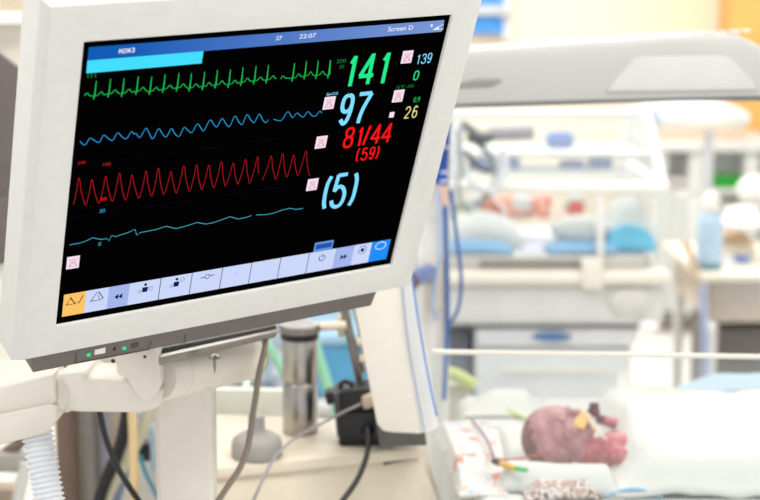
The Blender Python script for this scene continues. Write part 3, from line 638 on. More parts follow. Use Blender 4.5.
b = MB(); b.tube([P(-20, 472, 2.12), P(24, 440, 2.12)], .009, smooth=False); b.build('strut', mat('brown_enamel', (128, 108, 94)), lb)
b = MB(); b.tube([P(14, 520, 2.1), P(22, 480, 2.1), P(26, 462, 2.1)], .009); b.build('strut', M_white, lb)
a = P(0, 490, 2.14); MB().box((a.x, 2.16, a.z/2), (.05, .04, a.z), bev=.003).build('stand_post', mat('tan_enamel', (190, 172, 152)), lb)
strip_thing('hose', 'black hose looping in the shadow behind the white post', 'hose', [P(128, 405, 2.0), P(124, 430, 2.0), P(117, 455, 2.0), P(104, 485, 2.0), P(92, 525, 2.0)], .009, M_black)
strip_thing('tube', 'pale yellow green tube slanting down left of the beige tube', 'tube', [P(150, 405, 2.02), P(143, 430, 2.02), P(128, 458, 2.02), P(110, 490, 2.02), P(96, 525, 2.02)], .0085, mat('pale_olive_tube', (206, 204, 176), .4, var=.03))
strip_thing('tube', 'straight beige yellow tube standing just before the white post', 'tube', [P(132, 404, 1.95), P(133.5, 450, 1.95), P(135, 525, 1.95)], .0065, mat('yellow_beige_tube', (226, 200, 150), .4, var=.03))
strip_thing('tube', 'slate blue hose crossing behind the black cord', 'tube', [P(138, 430, 2.1), P(128, 455, 2.1), P(116, 485, 2.1), P(106, 525, 2.1)], .014, mat('slate_blue_hose', (128, 140, 176), .4, var=.04))
strip_thing('tube', 'thin teal tube against white cloth beside the post', 'tube', [P(140, 455, 2.05), P(146, 474, 2.04), P(153, 488, 2.03), P(161, 505, 2.02), P(168, 520, 2.02)], .003, mat('teal_tube', (44, 150, 176), .4, var=.03))
strip_thing('tube', 'clear bluish looped tube close behind the white post', 'tube', [P(140, 412, 2.05), P(149, 425, 2.05), P(155, 440, 2.05), P(156, 470, 2.05)], .008, mat('bluish_tube', (186, 204, 226), .3, var=.03))
tag(MB().box(P(146, 450, 2.12), (.05, .03, .03), bev=.006).build('connector_block', M_black), 'black connector block among the tubes behind the post', 'connector')
wc = bpx(118, 452, 170, 530, 2.2, .06, .01).build('linen_sack', M_sheet); tag(wc, 'white linen sack hanging low behind the tubes and post', 'sack')
# blue and green blurred goods behind the cylinder
bg = thing('supply_bin', 'sky blue plastic supply bin behind the steel cylinder', 'bin', P(330, 410, 2.7))
zr_ = P(330, 398, 2.7).z
ppx([(300, 345), (378, 345), (374, 398), (306, 398)], 2.7, .2, .01).build('bin', mat('sky_blue_plastic', (104, 184, 232), .4, var=.04), bg)
ppx([(296, 336), (382, 336), (382, 346), (296, 346)], 2.69, .22, .006).build('rim', mat('pale_sky_plastic', (176, 218, 244), .4, var=.03), bg)
tag(bpx(200, 352, 268, 395, 2.72, .15, .02).build('storage_box', mat('ice_white_plastic', (226, 234, 244), .4, var=.02)), 'white plastic storage box far behind the bulb', 'box')
tag(bpx(196, 388, 278, 398, 2.69, .03, .01).build('cloth_roll', mat('navy_cloth', (38, 44, 62), .9, var=.15)), 'dark navy rolled cloth behind the trolley back panel', 'cloth')
strip_thing('tube', 'mint green tube slanting down right of the steel cylinder', 'tube', [P(310, 330, 2.3), P(318, 355, 2.3), P(330, 395, 2.3), P(338, 430, 2.3), (P(342, 450, 2.3).x, 2.3, .4), (P(342, 450, 2.3).x, 2.3, .009)], .009, mat('mint_tube', (160, 224, 190), .4, var=.03))
strip_thing('tube', 'mint green tube slanting down between taupe cable and cylinder', 'tube', [P(258, 330, 2.3), P(272, 352, 2.3), P(288, 380, 2.3)], .007, mat('mint_tube', (160, 224, 190)))
strip_thing('tube', 'pale green upright tube behind the taupe cable', 'tube', [P(252, 330, 2.3), P(248, 370, 2.22), P(244, 405, 2.11)], .006, mat('pale_green_tube', (204, 226, 204), .4, var=.03))
sh = thing('wall_unit', 'white blurred equipment rack standing behind monitor and steel cylinder', 'rack', P(300, 380, 3.2)); sh.location.z = 0
a = P(120, 400, 2.66); c = P(400, 400, 2.66); MB().box(((a.x+c.x)/2, 2.87, zr_-.01), (c.x-a.x, .44, .02), bev=.004).build('shelf', M_white, sh); bpx(122, 408, 398, 470, 2.7, .3, .005).build('drawer_front', M_pale, sh)
for u in (122, 395):
    a = P(u, 300, 3.15); MB().box((a.x, 3.0, .7), (.03, .3, 1.4), bev=.004).build('upright', M_white, sh)
a = P(260, 300, 3.1); MB().box((a.x, 3.13, .75), (.66, .03, 1.5), bev=.004).build('back_board', mat('blue_white_board', (214, 228, 242), .5, var=.04, scale=6), sh)

# ================================================================== NEAR BED (open warmer)
ZM = .88
bed = thing('infant_warmer_bed', 'open infant bed with clear front wall and white mattress, a baby on it', 'infant bed', (.45, 2.05, 0))
X0, X1, Yf, Yb = .125, 1.05, 1.772, 2.29
MB().box(((X0+X1)/2, (Yf+Yb)/2, ZM-.02), (X1-X0, Yb-Yf, .04), bev=.012, seg=3).build('mattress', M_sheet, bed)
MB().box(((X0+X1)/2, (Yf+Yb)/2, ZM-.07), (X1-X0+.03, Yb-Yf+.0, .06), bev=.01).build('tray', M_cream, bed)
MB().box(((X0+X1)/2, (Yf+Yb)/2, .45), (.3, .3, .72), bev=.02).build('pedestal', M_white, bed)
MB().box(((X0+X1)/2, (Yf+Yb)/2, .06), (.8, .5, .06), bev=.02).build('base', M_white, bed)
wl = P(432, 350, 1.755); wr = P(900, 359, 1.745); wr.y = wl.y
hgt = .007
MB().solid([wl+V((0, 0, -.008)), wr+V((0, 0, -.008)), V((wr.x, wr.y, ZM-.05)), V((wl.x, wl.y, ZM-.05))], (0, .005, 0)).build('front_wall', M_clear, bed, 0)
MB().solid([wl+V((0, -.001, 0)), wr+V((0, -.001, 0)), wr+V((0, -.001, -.0058)), wl+V((0, -.001, -.0058))], (0, .007, 0), .0015).build('wall_top_edge', mat('frosted_edge', (220, 216, 208), .4, var=.01), bed)
for x in (.088, 1.04):
    MB().box((x, 2.36, .72), (.05, .05, 1.32), bev=.012, seg=3).build('canopy_post', M_white, bed)
    MB().box((x, 2.30, .09), (.08, .2, .08), bev=.012).build('post_foot', M_white, bed)
# canopy: lofted hood carried by the posts
def can_sec(u, vt, vb, Y, dep):
    t = P(u, vt, Y); bt_ = P(u, vb, Y); hh = t.z-bt_.z; x = t.x
    pr = [(0, bt_.z+.004), (-.004, bt_.z+hh*.3), (-.001, bt_.z+hh*.8), (.003, t.z-.007), (.009, t.z-.002), (dep-.03, t.z-.004), (dep, t.z-.02), (dep, bt_.z+.004)]
    return [V((x, Y+dy, z)) for dy, z in pr]
Yc = 2.2
secs = [can_sec(-40+380-250, 56, 109, Yc, .3)]
secs = [can_sec(425, 53, 108.5, Yc, .3), can_sec(465, 50, 106.5, Yc, .3), can_sec(560, 43, 103.5, Yc, .3), can_sec(690, 34, 100, Yc, .3), can_sec(738, 32.5, 99, Yc, .3), can_sec(772, 50, 99, Yc, .3), can_sec(800, 72, 99, Yc+.01, .28), can_sec(1060, 72, 99, Yc+.01, .28)]
b = MB(); rows = [[b.bm.verts.new(p) for p in s] for s in secs]; n = len(rows[0])
for A, B in zip(rows, rows[1:]):
    for k in range(n): b.bm.faces.new((A[k], A[(k+1) % n], B[(k+1) % n], B[k]))
b.bm.faces.new(rows[0]); b.bm.faces.new(rows[-1][::-1]); b.build('canopy', M_canopy, bed, 22)
b = MB(); b.hull8([secs[0][0]+V((0, .003, 0)), secs[3][0]+V((0, .003, 0)), secs[3][7]-V((0, .003, 0)), secs[0][7]-V((0, .003, 0))], [p+V((0, 0, -.006)) for p in (secs[0][0]+V((0, .003, 0)), secs[3][0]+V((0, .003, 0)), secs[3][7]-V((0, .003, 0)), secs[0][7]-V((0, .003, 0)))])
b.hull8([secs[3][0]+V((0, .003, 0)), secs[7][0]+V((0, .003, 0)), secs[7][7]-V((0, .003, 0)), secs[3][7]-V((0, .003, 0))], [p+V((0, 0, -.006)) for p in (secs[3][0]+V((0, .003, 0)), secs[7][0]+V((0, .003, 0)), secs[7][7]-V((0, .003, 0)), secs[3][7]-V((0, .003, 0)))])
b.build('canopy_gasket', M_gasket, bed)
ppx([(606, 92), (618, 76), (634, 58.5), (645, 56.5), (722, 55.5), (732, 58), (752, 80), (758, 90)], Yc-.007, .012, .003).build('canopy_raised_panel', mat('canopy_light_grey', (206, 205, 202), .4, var=.015), bed)
ppx([(455, 84), (478, 79), (503, 79), (500, 83), (492, 87), (455, 89)], Yc-.006, .01, .002).build('canopy_grip', mat('grip_grey', (150, 146, 140), .6, var=.03), bed)
b = MB()
for i in range(24):
    u = 470+i*12; vt = 50-(u-465)*.072; b.box(P(u, vt+.6, Yc+.02), (.008+.006*random.random(), .02, .004), bev=.001)
for i in range(0): pass
b.build('canopy_seal', M_white, bed)

# ---- cloths: height fields with folds
def cloth(name, label, cat, m, poly, hf, nx=60, ny=40, th=.004, group=None):
    """poly: 4 ground corners (x,y) front-left, front-right, back-right, back-left"""
    b = bmesh.new(); A, B, C, D = [V((p[0], p[1], 0)) for p in poly]; g = []
    for j in range(ny+1):
        row = []
        for i in range(nx+1):
            s, t = i/nx, j/ny; p = (A*(1-s)+B*s)*(1-t)+(D*(1-s)+C*s)*t
            row.append(b.verts.new((p.x, p.y, hf(s, t, p.x, p.y))))
        g.append(row)
    for j in range(ny):
        for i in range(nx): b.faces.new((g[j][i], g[j][i+1], g[j+1][i+1], g[j+1][i]))
    me = bpy.data.meshes.new(name); b.to_mesh(me); b.free(); me.materials.append(m)
    o = link(name, me, None, 180)
    sm = o.modifiers.new('thickness', 'SOLIDIFY'); sm.thickness = th; sm.offset = -1
    return tag(o, label, cat, group)
def fbm(x, y, s, sd=0): return mnoise.noise(V((x*s+sd, y*s, sd*1.7)))
def sst(a, b_, x):
    t = min(1, max(0, (x-a)/(b_-a))); return t*t*(3-2*t)
def h_blanket(s, t, x, y):
    e = sst(0, .07, s); back = 1-sst(.9, 1.0, t); front = .45*sst(0, .08, t)+.55*sst(0, .5, t)
    return ZM+.010 + ((.076-.03*sst(1.95, 2.12, y))*e*front*(.15+.85*back)) + .009*fbm(x, y, 13, 3)*e + .006*fbm(x, y+.4*x, 32, 8)*e
BA = Pz(624, 503, ZM+.02); BD = Pz(588, 402, ZM+.05)
cloth('blanket', 'white blanket heaped over the baby from its chest to the far bed end', 'blanket', M_sheet,
      [(BA.x, 1.785), (1.0, 1.785), (1.0, 2.17), (BD.x-.005, 2.17)], h_blanket, 80, 50, .006)
def h_pad(s, t, x, y): return ZM+.006+.046*sst(0, .5, s)*(1-abs(2*t-1)**3*.3)+.004*fbm(x, y, 16, 5)
pA = Pz(632, 394, .93)
cloth('underpad', 'pale blue underpad showing behind the white blanket', 'underpad', M_paleb, [(.385, 2.175), (.72, 2.175), (.70, 2.27), (.40, 2.27)], h_pad, 40, 14)
def h_edge(s, t, x, y): return ZM+.004+.012*math.sin(math.pi*s)*(1-t)+.002*fbm(x, y, 30, 4)
cloth('underpad', 'bright blue underpad corner at the front of the white blanket', 'underpad', M_bluec, [(.283, 1.79), (.36, 1.79), (.35, 1.806), (.30, 1.806)], h_edge, 20, 8)
def h_roll(s, t, x, y):
    k = math.sin(math.pi*min(1, max(0, t)))**.6 if 0 < t < 1 else 0
    en = sst(0, .12, s)*(1-sst(.88, 1, s)); return ZM+.002+.034*k*en+.004*fbm(x, y, 26, 6)*en
rA, rB = Pz(498, 486, ZM+.015), Pz(626, 500, ZM+.015)
cloth('cloth_roll', 'white rolled cloth tucked in front of the baby chin', 'cloth roll', M_sheet, [(rA.x, 1.815), (rB.x+.004, 1.785), (rB.x+.004, 1.842), (rA.x, 1.872)], h_roll, 50, 20)
M_pat = printed('brown_print_cotton', (226, 214, 208), [(120, 84, 76), (150, 110, 104), (96, 66, 66), (190, 160, 150)], 55, .55)
def h_pat(s, t, x, y): return ZM+.006+.018*math.sin(math.pi*min(1, max(0, t)))*sst(0, .2, s)*(1-sst(.8, 1, s))+.004*fbm(x, y, 40, 2)
qA, qB = Pz(526, 506, ZM), Pz(604, 506, ZM)
cloth('swaddle_cloth', 'brown and pink patterned cloth bunched in front of the white roll', 'cloth', M_pat, [(qA.x, 1.776), (qB.x, 1.776), (qB.x-.004, 1.824), (qA.x, 1.826)], h_pat, 40, 16)
M_prt = printed('coloured_print_cotton', (228, 225, 221), [(222, 150, 134), (186, 192, 214), (234, 196, 182), (236, 234, 232), (208, 200, 206), (238, 220, 210), (238, 236, 234)], 42, .42)
def h_prt(s, t, x, y): return ZM+.004+.026*sst(0, .25, t)*(1-sst(.8, 1, t))*(1-.5*s)*sst(0, .12, s)+.007*fbm(x, y, 15, 9)
pA, pB, pC, pD = Pz(460, 505, ZM), Pz(510, 505, ZM), Pz(496, 412, ZM+.02), Pz(432, 412, ZM+.02)
cloth('printed_blanket', 'white cotton blanket printed with small coral and blue figures by the trolley corner', 'blanket', M_prt, [(pA.x, 1.80), (pB.x, 1.80), (pC.x, pC.y), (pD.x, pD.y)], h_prt, 50, 50)
def h_tow(s, t, x, y): return ZM+.004+.022*sst(0, .4, s)*(1-sst(.75, 1, s))*sst(0, .4, t)*(1-sst(.7, 1, t))+.004*fbm(x, y, 20, 1)
tA = Pz(462, 410, ZM)
cloth('folded_towel', 'white folded towel at the back edge of the bed behind the baby', 'towel', M_sheet, [(tA.x, 2.16), (tA.x+.12, 2.16), (tA.x+.13, 2.27), (tA.x+.01, 2.27)], h_tow, 30, 24)
cable('strap', 'lime green strap lying across the sheet above the baby head', 'strap', [Pz(494, 404, ZM+.006), Pz(505, 410, ZM+.008), Pz(518, 414, ZM+.008), Pz(530, 420, ZM+.006)], .0034, mat('lime_strap', (206, 220, 150), .7, var=.03))
cl = thing('sensor_clip', 'small green and yellow sensor clip with black end on the sheet', 'clip', Pz(508, 470, ZM+.02))
e0, e1, e2, e3 = [Pz(u, v, ZM+.034) for u, v in ((494, 461), (500, 463), (514, 468), (526, 470))]
MB().caps(e0, e1, .0042, .0045).build('black_end', M_black, cl); MB().caps(e1, e2, .0042, .0038).build('yellow_body', mat('amber_plastic', (232, 178, 50), .4, var=.05), cl); MB().caps(e2, e3, .0036, .003).build('green_tip', mat('green_plastic', (80, 180, 96), .4, var=.05), cl)
cable('lead_wire', 'thin red sensor wire from the clip to the baby head', 'wire', [e0+V((.004, 0, .002)), Pz(514, 459, ZM+.034), Pz(532, 456, ZM+.036), Pz(546, 454, ZM+.034)], .0012, mat('red_wire', (196, 70, 60), .5, var=.03))
cable('lead_wire', 'purple grey sensor wire running up the printed blanket', 'wire', [Pz(472, 420, ZM+.03), Pz(480, 430, ZM+.034), Pz(488, 442, ZM+.035), Pz(493, 456, ZM+.035)], .0022, mat('mauve_wire', (150, 110, 130), .5, var=.03))

# ================================================================== INFANTS
def frame(up, fwd):
    u = V(up).normalized(); f = V(fwd); f = (f-u*f.dot(u)).normalized(); s = u.cross(f)
    return Matrix(((s.x, f.x, u.x), (s.y, f.y, u.y), (s.z, f.z, u.z)))      # columns: side, forward, up
def infant_mesh(C, R, F, limbs, torso, vox, hands=()):
    T = Matrix.Translation(C) @ F.to_4x4() @ Matrix.Diagonal((R, R, R, 1))
    b = MB()
    def e(c, r, n=14):
        q = bmesh.new(); bmesh.ops.create_uvsphere(q, u_segments=n*2, v_segments=n, radius=1)
        bmesh.ops.transform(q, matrix=T @ Matrix.Translation(V(c)) @ Matrix.Diagonal((r[0], r[1], r[2], 1)), verts=q.verts); b._merge(q)
    e((0, -.12, .22), (.86, 1.0, .92), 20); e((0, .22, -.38), (.62, .62, .66)); e((0, .5, .25), (.62, .42, .5))
    for s in (-1, 1):
        e((s*.34, .5, -.42), (.32, .34, .34)); e((s*.3, .78, -.12), (.2, .1, .12)); e((s*.28, .80, .08), (.24, .12, .09))
        e((s*.84, -.12, -.16), (.09, .2, .3)); e((s*.9, -.16, -.1), (.06, .12, .18))
    e((0, .9, -.2), (.10, .16, .2)); e((0, 1.0, -.34), (.14, .13, .1)); e((0, .86, -.58), (.2, .1, .07)); e((0, .84, -.68), (.17, .1, .07)); e((0, .66, -.88), (.2, .2, .16))
    nk = T @ V((0, -.1, -1.25)); b.caps(T @ V((0, -.08, -.5)), nk, R*.42, R*.4)
    for (p, q, r0, r1) in torso+limbs: b.caps(p, q, r0, r1)
    for (palm, dirf, side, sc) in hands:            # palm, four curled fingers, thumb
        d = V(dirf).normalized(); s = V(side).normalized(); nn = d.cross(s)
        Rm = Matrix(((s.x, d.x, nn.x), (s.y, d.y, nn.y), (s.z, d.z, nn.z)))
        b.ell(palm, (sc*.5, sc*.52, sc*.24), Rm, 8)
        for k, ln in enumerate((.40, .46, .43, .34)):
            rt = V(palm)+s*(sc*(-.36+.24*k))+d*sc*.42; m1 = rt+d*sc*ln*.9-nn*sc*.06; m2 = m1-nn*sc*ln*.85+d*sc*.05; m3 = m2-d*sc*ln*.55-nn*sc*.04
            b.caps(rt, m1, sc*.115, sc*.105, 8); b.caps(m1, m2, sc*.105, sc*.095, 8); b.caps(m2, m3, sc*.095, sc*.085, 8)
        t0 = V(palm)-s*sc*.42-d*sc*.1; t1 = t0-s*sc*.22+d*sc*.3-nn*sc*.1; t2 = t1+s*sc*.2+d*sc*.22-nn*sc*.2
        b.caps(t0, t1, sc*.13, sc*.12, 8); b.caps(t1, t2, sc*.115, sc*.1, 8)
    me = bpy.data.meshes.new('tmp'); b.bm.to_mesh(me); b.bm.free()
    o = bpy.data.objects.new('tmp', me); COL.objects.link(o)
    rm = o.modifiers.new('r', 'REMESH'); rm.mode = 'VOXEL'; rm.voxel_size = vox
    sm = o.modifiers.new('s', 'SMOOTH'); sm.factor = .5; sm.iterations = 3
    bpy.context.view_layer.update()
    out = bpy.data.meshes.new_from_object(o.evaluated_get(bpy.context.evaluated_depsgraph_get()))
    bpy.data.objects.remove(o); out.name = 'body'; out.materials.clear(); return out, T
def skin(name, c, c2, scale=60):
    m = mat(name, c, .5, spec=.35, sub=.15); nt = m.node_tree
    tc = nt.nodes.new('ShaderNodeTexCoord'); n = nt.nodes.new('ShaderNodeTexNoise'); n.inputs['Scale'].default_value = scale
    r = nt.nodes.new('ShaderNodeValToRGB'); r.color_ramp.elements[0].position = .35; r.color_ramp.elements[1].position = .65
    r.color_ramp.elements[0].color = rgb(*c); r.color_ramp.elements[1].color = rgb(*c2)
    nt.links.new(tc.outputs['Object'], n.inputs['Vector']); nt.links.new(n.outputs['Fac'], r.inputs[0]); nt.links.new(r.outputs[0], nt.nodes['Principled BSDF'].inputs['Base Color']); return m
# near baby
C = P(559, 437, 1.935); R = .0445
down = V((.86, -.42, -.26)); fwd = V((.42, -.30, .84)); F = frame(-down, fwd)
dn = down.normalized(); ch = C+dn*.082; ch.z = ZM+.028; ab = ch+V((.10, -.005, -.003)); hp = ab+V((.05, 0, 0))
torso = [(C+dn*.05, ch, .018, .025), (ch, ab, .026, .027), (ab, hp, .027, .024)]
shN, shF = ch+V((-.004, -.03, .006)), ch+V((-.004, .032, .006))
fist = P(595, 412, 1.955)
elF = shF+V((.045, .012, .012)); elN = shN+V((.05, -.006, -.012)); haN = P(617, 478, 1.865)
limbs = [(shF, elF, .011, .009), (elF, fist+V((.008, .004, -.012)), .009, .007), (shN, elN, .011, .009), (elN, haN, .009, .007)]
for s in (-1, 1):
    kn = hp+V((.05, .03*s, .012)); ft = kn+V((.045, -.012*s, -.026)); limbs += [(hp+V((0, .014*s, 0)), kn, .016, .012), (kn, ft, .012, .008), (ft, ft+V((.008, 0, .016)), .008, .006)]
me, T = infant_mesh(C, R, F, limbs, torso, .0016, [(fist, V((-.15, .1, 1)), V((1, 0, .1)), .0155), (haN, V((-.5, -.3, -.7)), V((.6, .5, -.3)), .015)])
me.materials.append(skin('baby_skin', (168, 116, 120), (200, 150, 150))); me.materials.append(skin('baby_hand_skin', (96, 44, 58), (126, 66, 80), 120)); me.materials.append(skin('baby_flushed_skin', (176, 92, 98), (204, 134, 134), 90))
Ti = T.inverted()
for p in me.polygons:
    c = p.center
    if (c-fist).length < .017: p.material_index = 1
    elif (Ti @ c).z < -.95: p.material_index = 2
baby = thing('person', 'newborn baby asleep in the near bed, head bare above white cloths', 'person', (C.x, C.y, ZM))
link('body', me, baby, 180)
def head_cap(T, name, m, parent, test, grow=1.02, n=28):
    q = bmesh.new(); bmesh.ops.create_uvsphere(q, u_segments=n*2, v_segments=n, radius=1)
    for v in q.verts: v.co = V((v.co.x*.86*grow, v.co.y*1.0*grow-.12, v.co.z*.92*grow+.22))
    bmesh.ops.delete(q, geom=[f for f in q.faces if not test(f.calc_center_median())], context='FACES')
    bmesh.ops.transform(q, matrix=T, verts=q.verts); mb = MB(); mb._merge(q); o = mb.build(name, m, parent, 180)
    sm = o.modifiers.new('thickness', 'SOLIDIFY'); sm.thickness = .0012; return o
def hairm():
    m = bpy.data.materials.new('fine_dark_hair'); m.use_nodes = True; nt = m.node_tree; b = nt.nodes['Principled BSDF']; b.inputs['Roughness'].default_value = .7
    tc = nt.nodes.new('ShaderNodeTexCoord'); n = nt.nodes.new('ShaderNodeTexNoise'); n.inputs['Scale'].default_value = 90; r = nt.nodes.new('ShaderNodeValToRGB')
    r.color_ramp.elements[0].color = rgb(92, 60, 54); r.color_ramp.elements[1].color = rgb(164, 114, 106)
    nt.links.new(tc.outputs['Object'], n.inputs['Vector']); nt.links.new(n.outputs['Fac'], r.inputs[0]); nt.links.new(r.outputs[0], b.inputs['Base Color']); return m
head_cap(T, 'hair', hairm(), baby, lambda c: c.z*.9-c.y*.9+.18*mnoise.noise(c*5) > .5, 1.015)
for s in (-1, 1):
    b = MB(); b.tube([T @ V(p) for p in ((s*.16, .87, -.12), (s*.3, .885, -.16), (s*.44, .82, -.12))], .0009); b.build('closed_eyelid', mat('lash_brown', (90, 50, 46), .6, var=.1), baby)
b = MB(); b.tube([T @ V(p) for p in ((-.16, .90, -.63), (0, .955, -.635), (.16, .90, -.63))], .001); b.build('mouth', mat('lip_dark_red', (140, 44, 50), .5, var=.1), baby)
tp = MB()
q = bmesh.new(); bmesh.ops.create_grid(q, x_segments=10, y_segments=6, size=1)
for v in q.verts:
    x, y = v.co.x*.5, v.co.y*.19; v.co = V((x, 1.0-.9*x*x, -.6+y))
bmesh.ops.transform(q, matrix=T, verts=q.verts); tp._merge(q); o = tp.build('tube_tape', mat('amber_tape', (224, 176, 110), .6, var=.05), baby, 180); o.modifiers.new('thickness', 'SOLIDIFY').thickness = .0015
b = MB(); b.tube([T @ V(p) for p in ((.06, 1.03, -.38), (.1, 1.12, -.48), (-.1, 1.08, -.72), (-.3, .9, -1.0), (-.34, .7, -1.5))], .0017); b.build('feeding_tube', mat('feeding_tube', (232, 214, 180), .3, var=.02), baby)

# ================================================================== REAR INCUBATOR
YI = 3.6
inc = thing('incubator', 'large pale closed incubator with clear sloping hood, two babies inside', 'incubator', (.35, YI+.3, 0))
xl, xr = P(395, 200, YI).x, P(668, 200, YI).x
zz = lambda v, Y=YI: P(500, v, Y).z
cx = (xl+xr)/2
def ibox(name, x0_, x1_, v0, v1, dy0, dy1, m, bev=.008):
    z1, z0 = zz(v0), zz(v1); return MB().box(((x0_+x1_)/2, YI+(dy0+dy1)/2, (z0+z1)/2), (x1_-x0_, dy1-dy0, z1-z0), bev=bev, seg=3).build(name, m, inc)
ibox('deck', xl, xr+.01, 270, 284, -.03, .56, M_cream, .012)
ibox('body', xl+.01, xr, 284, 325, -.01, .54, M_pale, .02)
ibox('body_shadow_gap', xl+.03, xr-.05, 324, 330, .02, .5, M_gasket, .004)  # grey strip paints the shadow line between body and drawer
ibox('mattress_tray', xl+.03, xr-.05, 256, 271, .0, .5, mat('tray_grey', (196, 192, 186), .5, var=.02), .006)
MB().box((P(530, 263, YI).x, YI-.002, zz(263)), (.25, .01, .016), bev=.003).build('tray_slot', mat('slot_grey', (140, 134, 126), .6, var=.03), inc)
ppx([(582, 259), (603, 259), (603, 290), (582, 290)], YI-.036, .02, .004).build('tray_latch', M_cream, inc)
ppx([(608, 296), (618, 289), (640, 288), (650, 292), (646, 312), (626, 318), (612, 312)], YI-.02, .02, .006).build('corner_bumper', mat('bumper_grey', (214, 212, 206), .5, var=.02), inc)
# drawer unit below
ppx([(476, 329), (640, 329), (606, 420), (476, 420)], YI+.02, .4, .006).build('drawer_front', mat('drawer_grey', (228, 229, 230), .45, var=.02), inc)
ppx([(477, 347), (630, 347), (629, 349), (477, 349)], YI+.015, .02).build('drawer_seam', M_gasket, inc)
ppx([(502, 369), (612, 369), (611, 374), (502, 374)], YI+.01, .02, .002).build('drawer_lip', M_cream, inc)
MB().ell(P(552, 336.5, YI+.016), (.05, .012, .012)).build('drawer_handle', mat('handle_blue', (84, 122, 176), .4, var=.05), inc)
ppx([(446, 330), (470, 330), (470, 420), (446, 420)], YI+.1, .3, .004).build('side_leg', mat('leg_grey', (120, 124, 134), .5, var=.03), inc)
MB().box((cx, YI+.28, .2), (.5, .4, .3), bev=.03).build('lower_base', M_white, inc)
for sx in (xl+.08, xr-.08):
    for sy in (.08, .48):
        MB().lathe((sx-.015, YI+sy, .05), (1, 0, 0), [(.04, 0), (.05, .006), (.05, .024), (.04, .03)], 24).build('caster', M_dark, inc)
MB().ell(P(649, 326, YI-.04), (.026, .02, .013)).build('release_knob', mat('gloss_white', (250, 250, 250), .08), inc)
# hood
zl, zt, zb = zz(187), P(520, 112, YI+.3).z, zz(270)
def rod(name, pts, r, m, par=inc): MB().tube(pts, r, 10, smooth=False).build(name, m, par)
a0, a1 = xl+.02, xr-.01
hx1 = P(644, 112, YI+.3).x
MB().solid([(a0, YI+.0, zl), (a1, YI+.0, zl), (a1-.004, YI+.004, zb), (a0, YI+.004, zb)], (0, .005, 0)).build('front_window', M_glass, inc, 0)
MB().solid([(a0, YI+.02, zl), (a1, YI+.02, zl), (hx1, YI+.26, zt), (a0+.03, YI+.26, zt)], (0, .003, -.004)).build('hood_window', clear('hood_top_acrylic', (248, 251, 252), .10), inc, 0)
MB().solid([(a0+.03, YI+.26, zt), (hx1, YI+.26, zt), (hx1, YI+.50, zt-.01), (a0+.03, YI+.50, zt-.01)], (0, 0, -.004)).build('hood_top', clear('hood_top_acrylic'), inc, 0)
MB().hull8([(a1, YI+.01, zl), (a1, YI+.5, zl), (hx1, YI+.5, zt-.01), (hx1, YI+.26, zt)], [(a1-.004, YI+.01, zl), (a1-.004, YI+.5, zl), (hx1-.004, YI+.5, zt-.01), (hx1-.004, YI+.26, zt)]).build('hood_side', M_glass, inc, 0)
MB().solid([(a0, YI+.5, zb), (a1, YI+.5, zb), (hx1, YI+.5, zt-.01), (a0+.03, YI+.5, zt-.01)], (0, .004, 0)).build('rear_window', M_glass, inc, 0)
MB().box(((a0+a1)/2, YI+.005, zl-.002), (a1-a0+.02, .03, .026), bev=.008, seg=3).build('front_rail', mat('rail_white', (240, 238, 232), .35, var=.01), inc)
MB().box((a1, YI+.26, zl-.002), (.03, .52, .026), bev=.008, seg=3).build('side_rail', M_white, inc)
rod('hood_edge', [(a1, YI+.015, zl), (hx1, YI+.26, zt), (hx1, YI+.5, zt-.01)], .012, M_white)
rod('hood_edge', [(hx1, YI+.26, zt), (a0, YI+.26, zt)], .009, M_white)
zq = (zl*.45+zt*.55); rod('hood_edge', [(a0, YI+.13, zq-.02), ((a1*.45+hx1*.55), YI+.13, zq-.02)], .009, M_white)
rod('corner_post', [(a1-.01, YI+.01, zb), (a1-.004, YI+.01, zl)], .008, M_clear)
ppx([(597, 196), (604, 196), (604, 258), (597, 258)], YI-.006, .008, .002).build('window_latch', M_white, inc)
# inside: mattress and linen
zmi = zz(255)
MB().box(((a0+a1)/2, YI+.25, zmi-.012), (a1-a0-.05, .4, .028), bev=.01, seg=3).build('mattress', mat('lilac_sheet', (226, 228, 240), .9, var=.02), inc)
def Zi(u, v, Y): return P(u, v, Y)
def nest(name, label, cat, m, u0, u1, vtop, Y, dep, seed, hgt_=None):
    a = P(u0, vtop, Y); c = P(u1, vtop, Y); hh = a.z-zmi
    def hf(s, t, x, y):
        en = max(0, math.sin(math.pi*min(1, max(0, s))))**.32; k = max(0, math.sin(math.pi*min(1, max(0, t))))**.5
        return zmi+.003+max(0, hh)*en*k+.006*fbm(x, y, 18, seed)*en*k
    return cloth(name, label, cat, m, [(a.x, Y-dep/2), (c.x, Y-dep/2), (c.x, Y+dep/2), (a.x, Y+dep/2)], hf, 40, 20, .004)
nest('nest_roll', 'blue padded nest roll under the white pillow beside the incubator tubing', 'nest roll', M_bluec, 440, 512, 241, YI+.06, .10, 3)
nest('pillow', 'white pillow in the incubator beneath the grey tubing', 'pillow', M_sheet, 444, 522, 213, YI+.15, .16, 5)
nest('nest_roll', 'blue padded nest roll around the bundled baby in the incubator', 'nest roll', M_bluec, 545, 616, 240, YI+.06, .10, 7)
nest('nest_roll', 'turquoise and white nest roll at the free end of the incubator mattress', 'nest roll', mat('turquoise_cloth', (92, 190, 226), .9, var=.04), 606, 655, 226, YI+.07, .08, 8)
nest('pillow', 'white pillow behind the turquoise roll inside the incubator', 'pillow', M_sheet, 600, 656, 198, YI+.18, .14, 9)
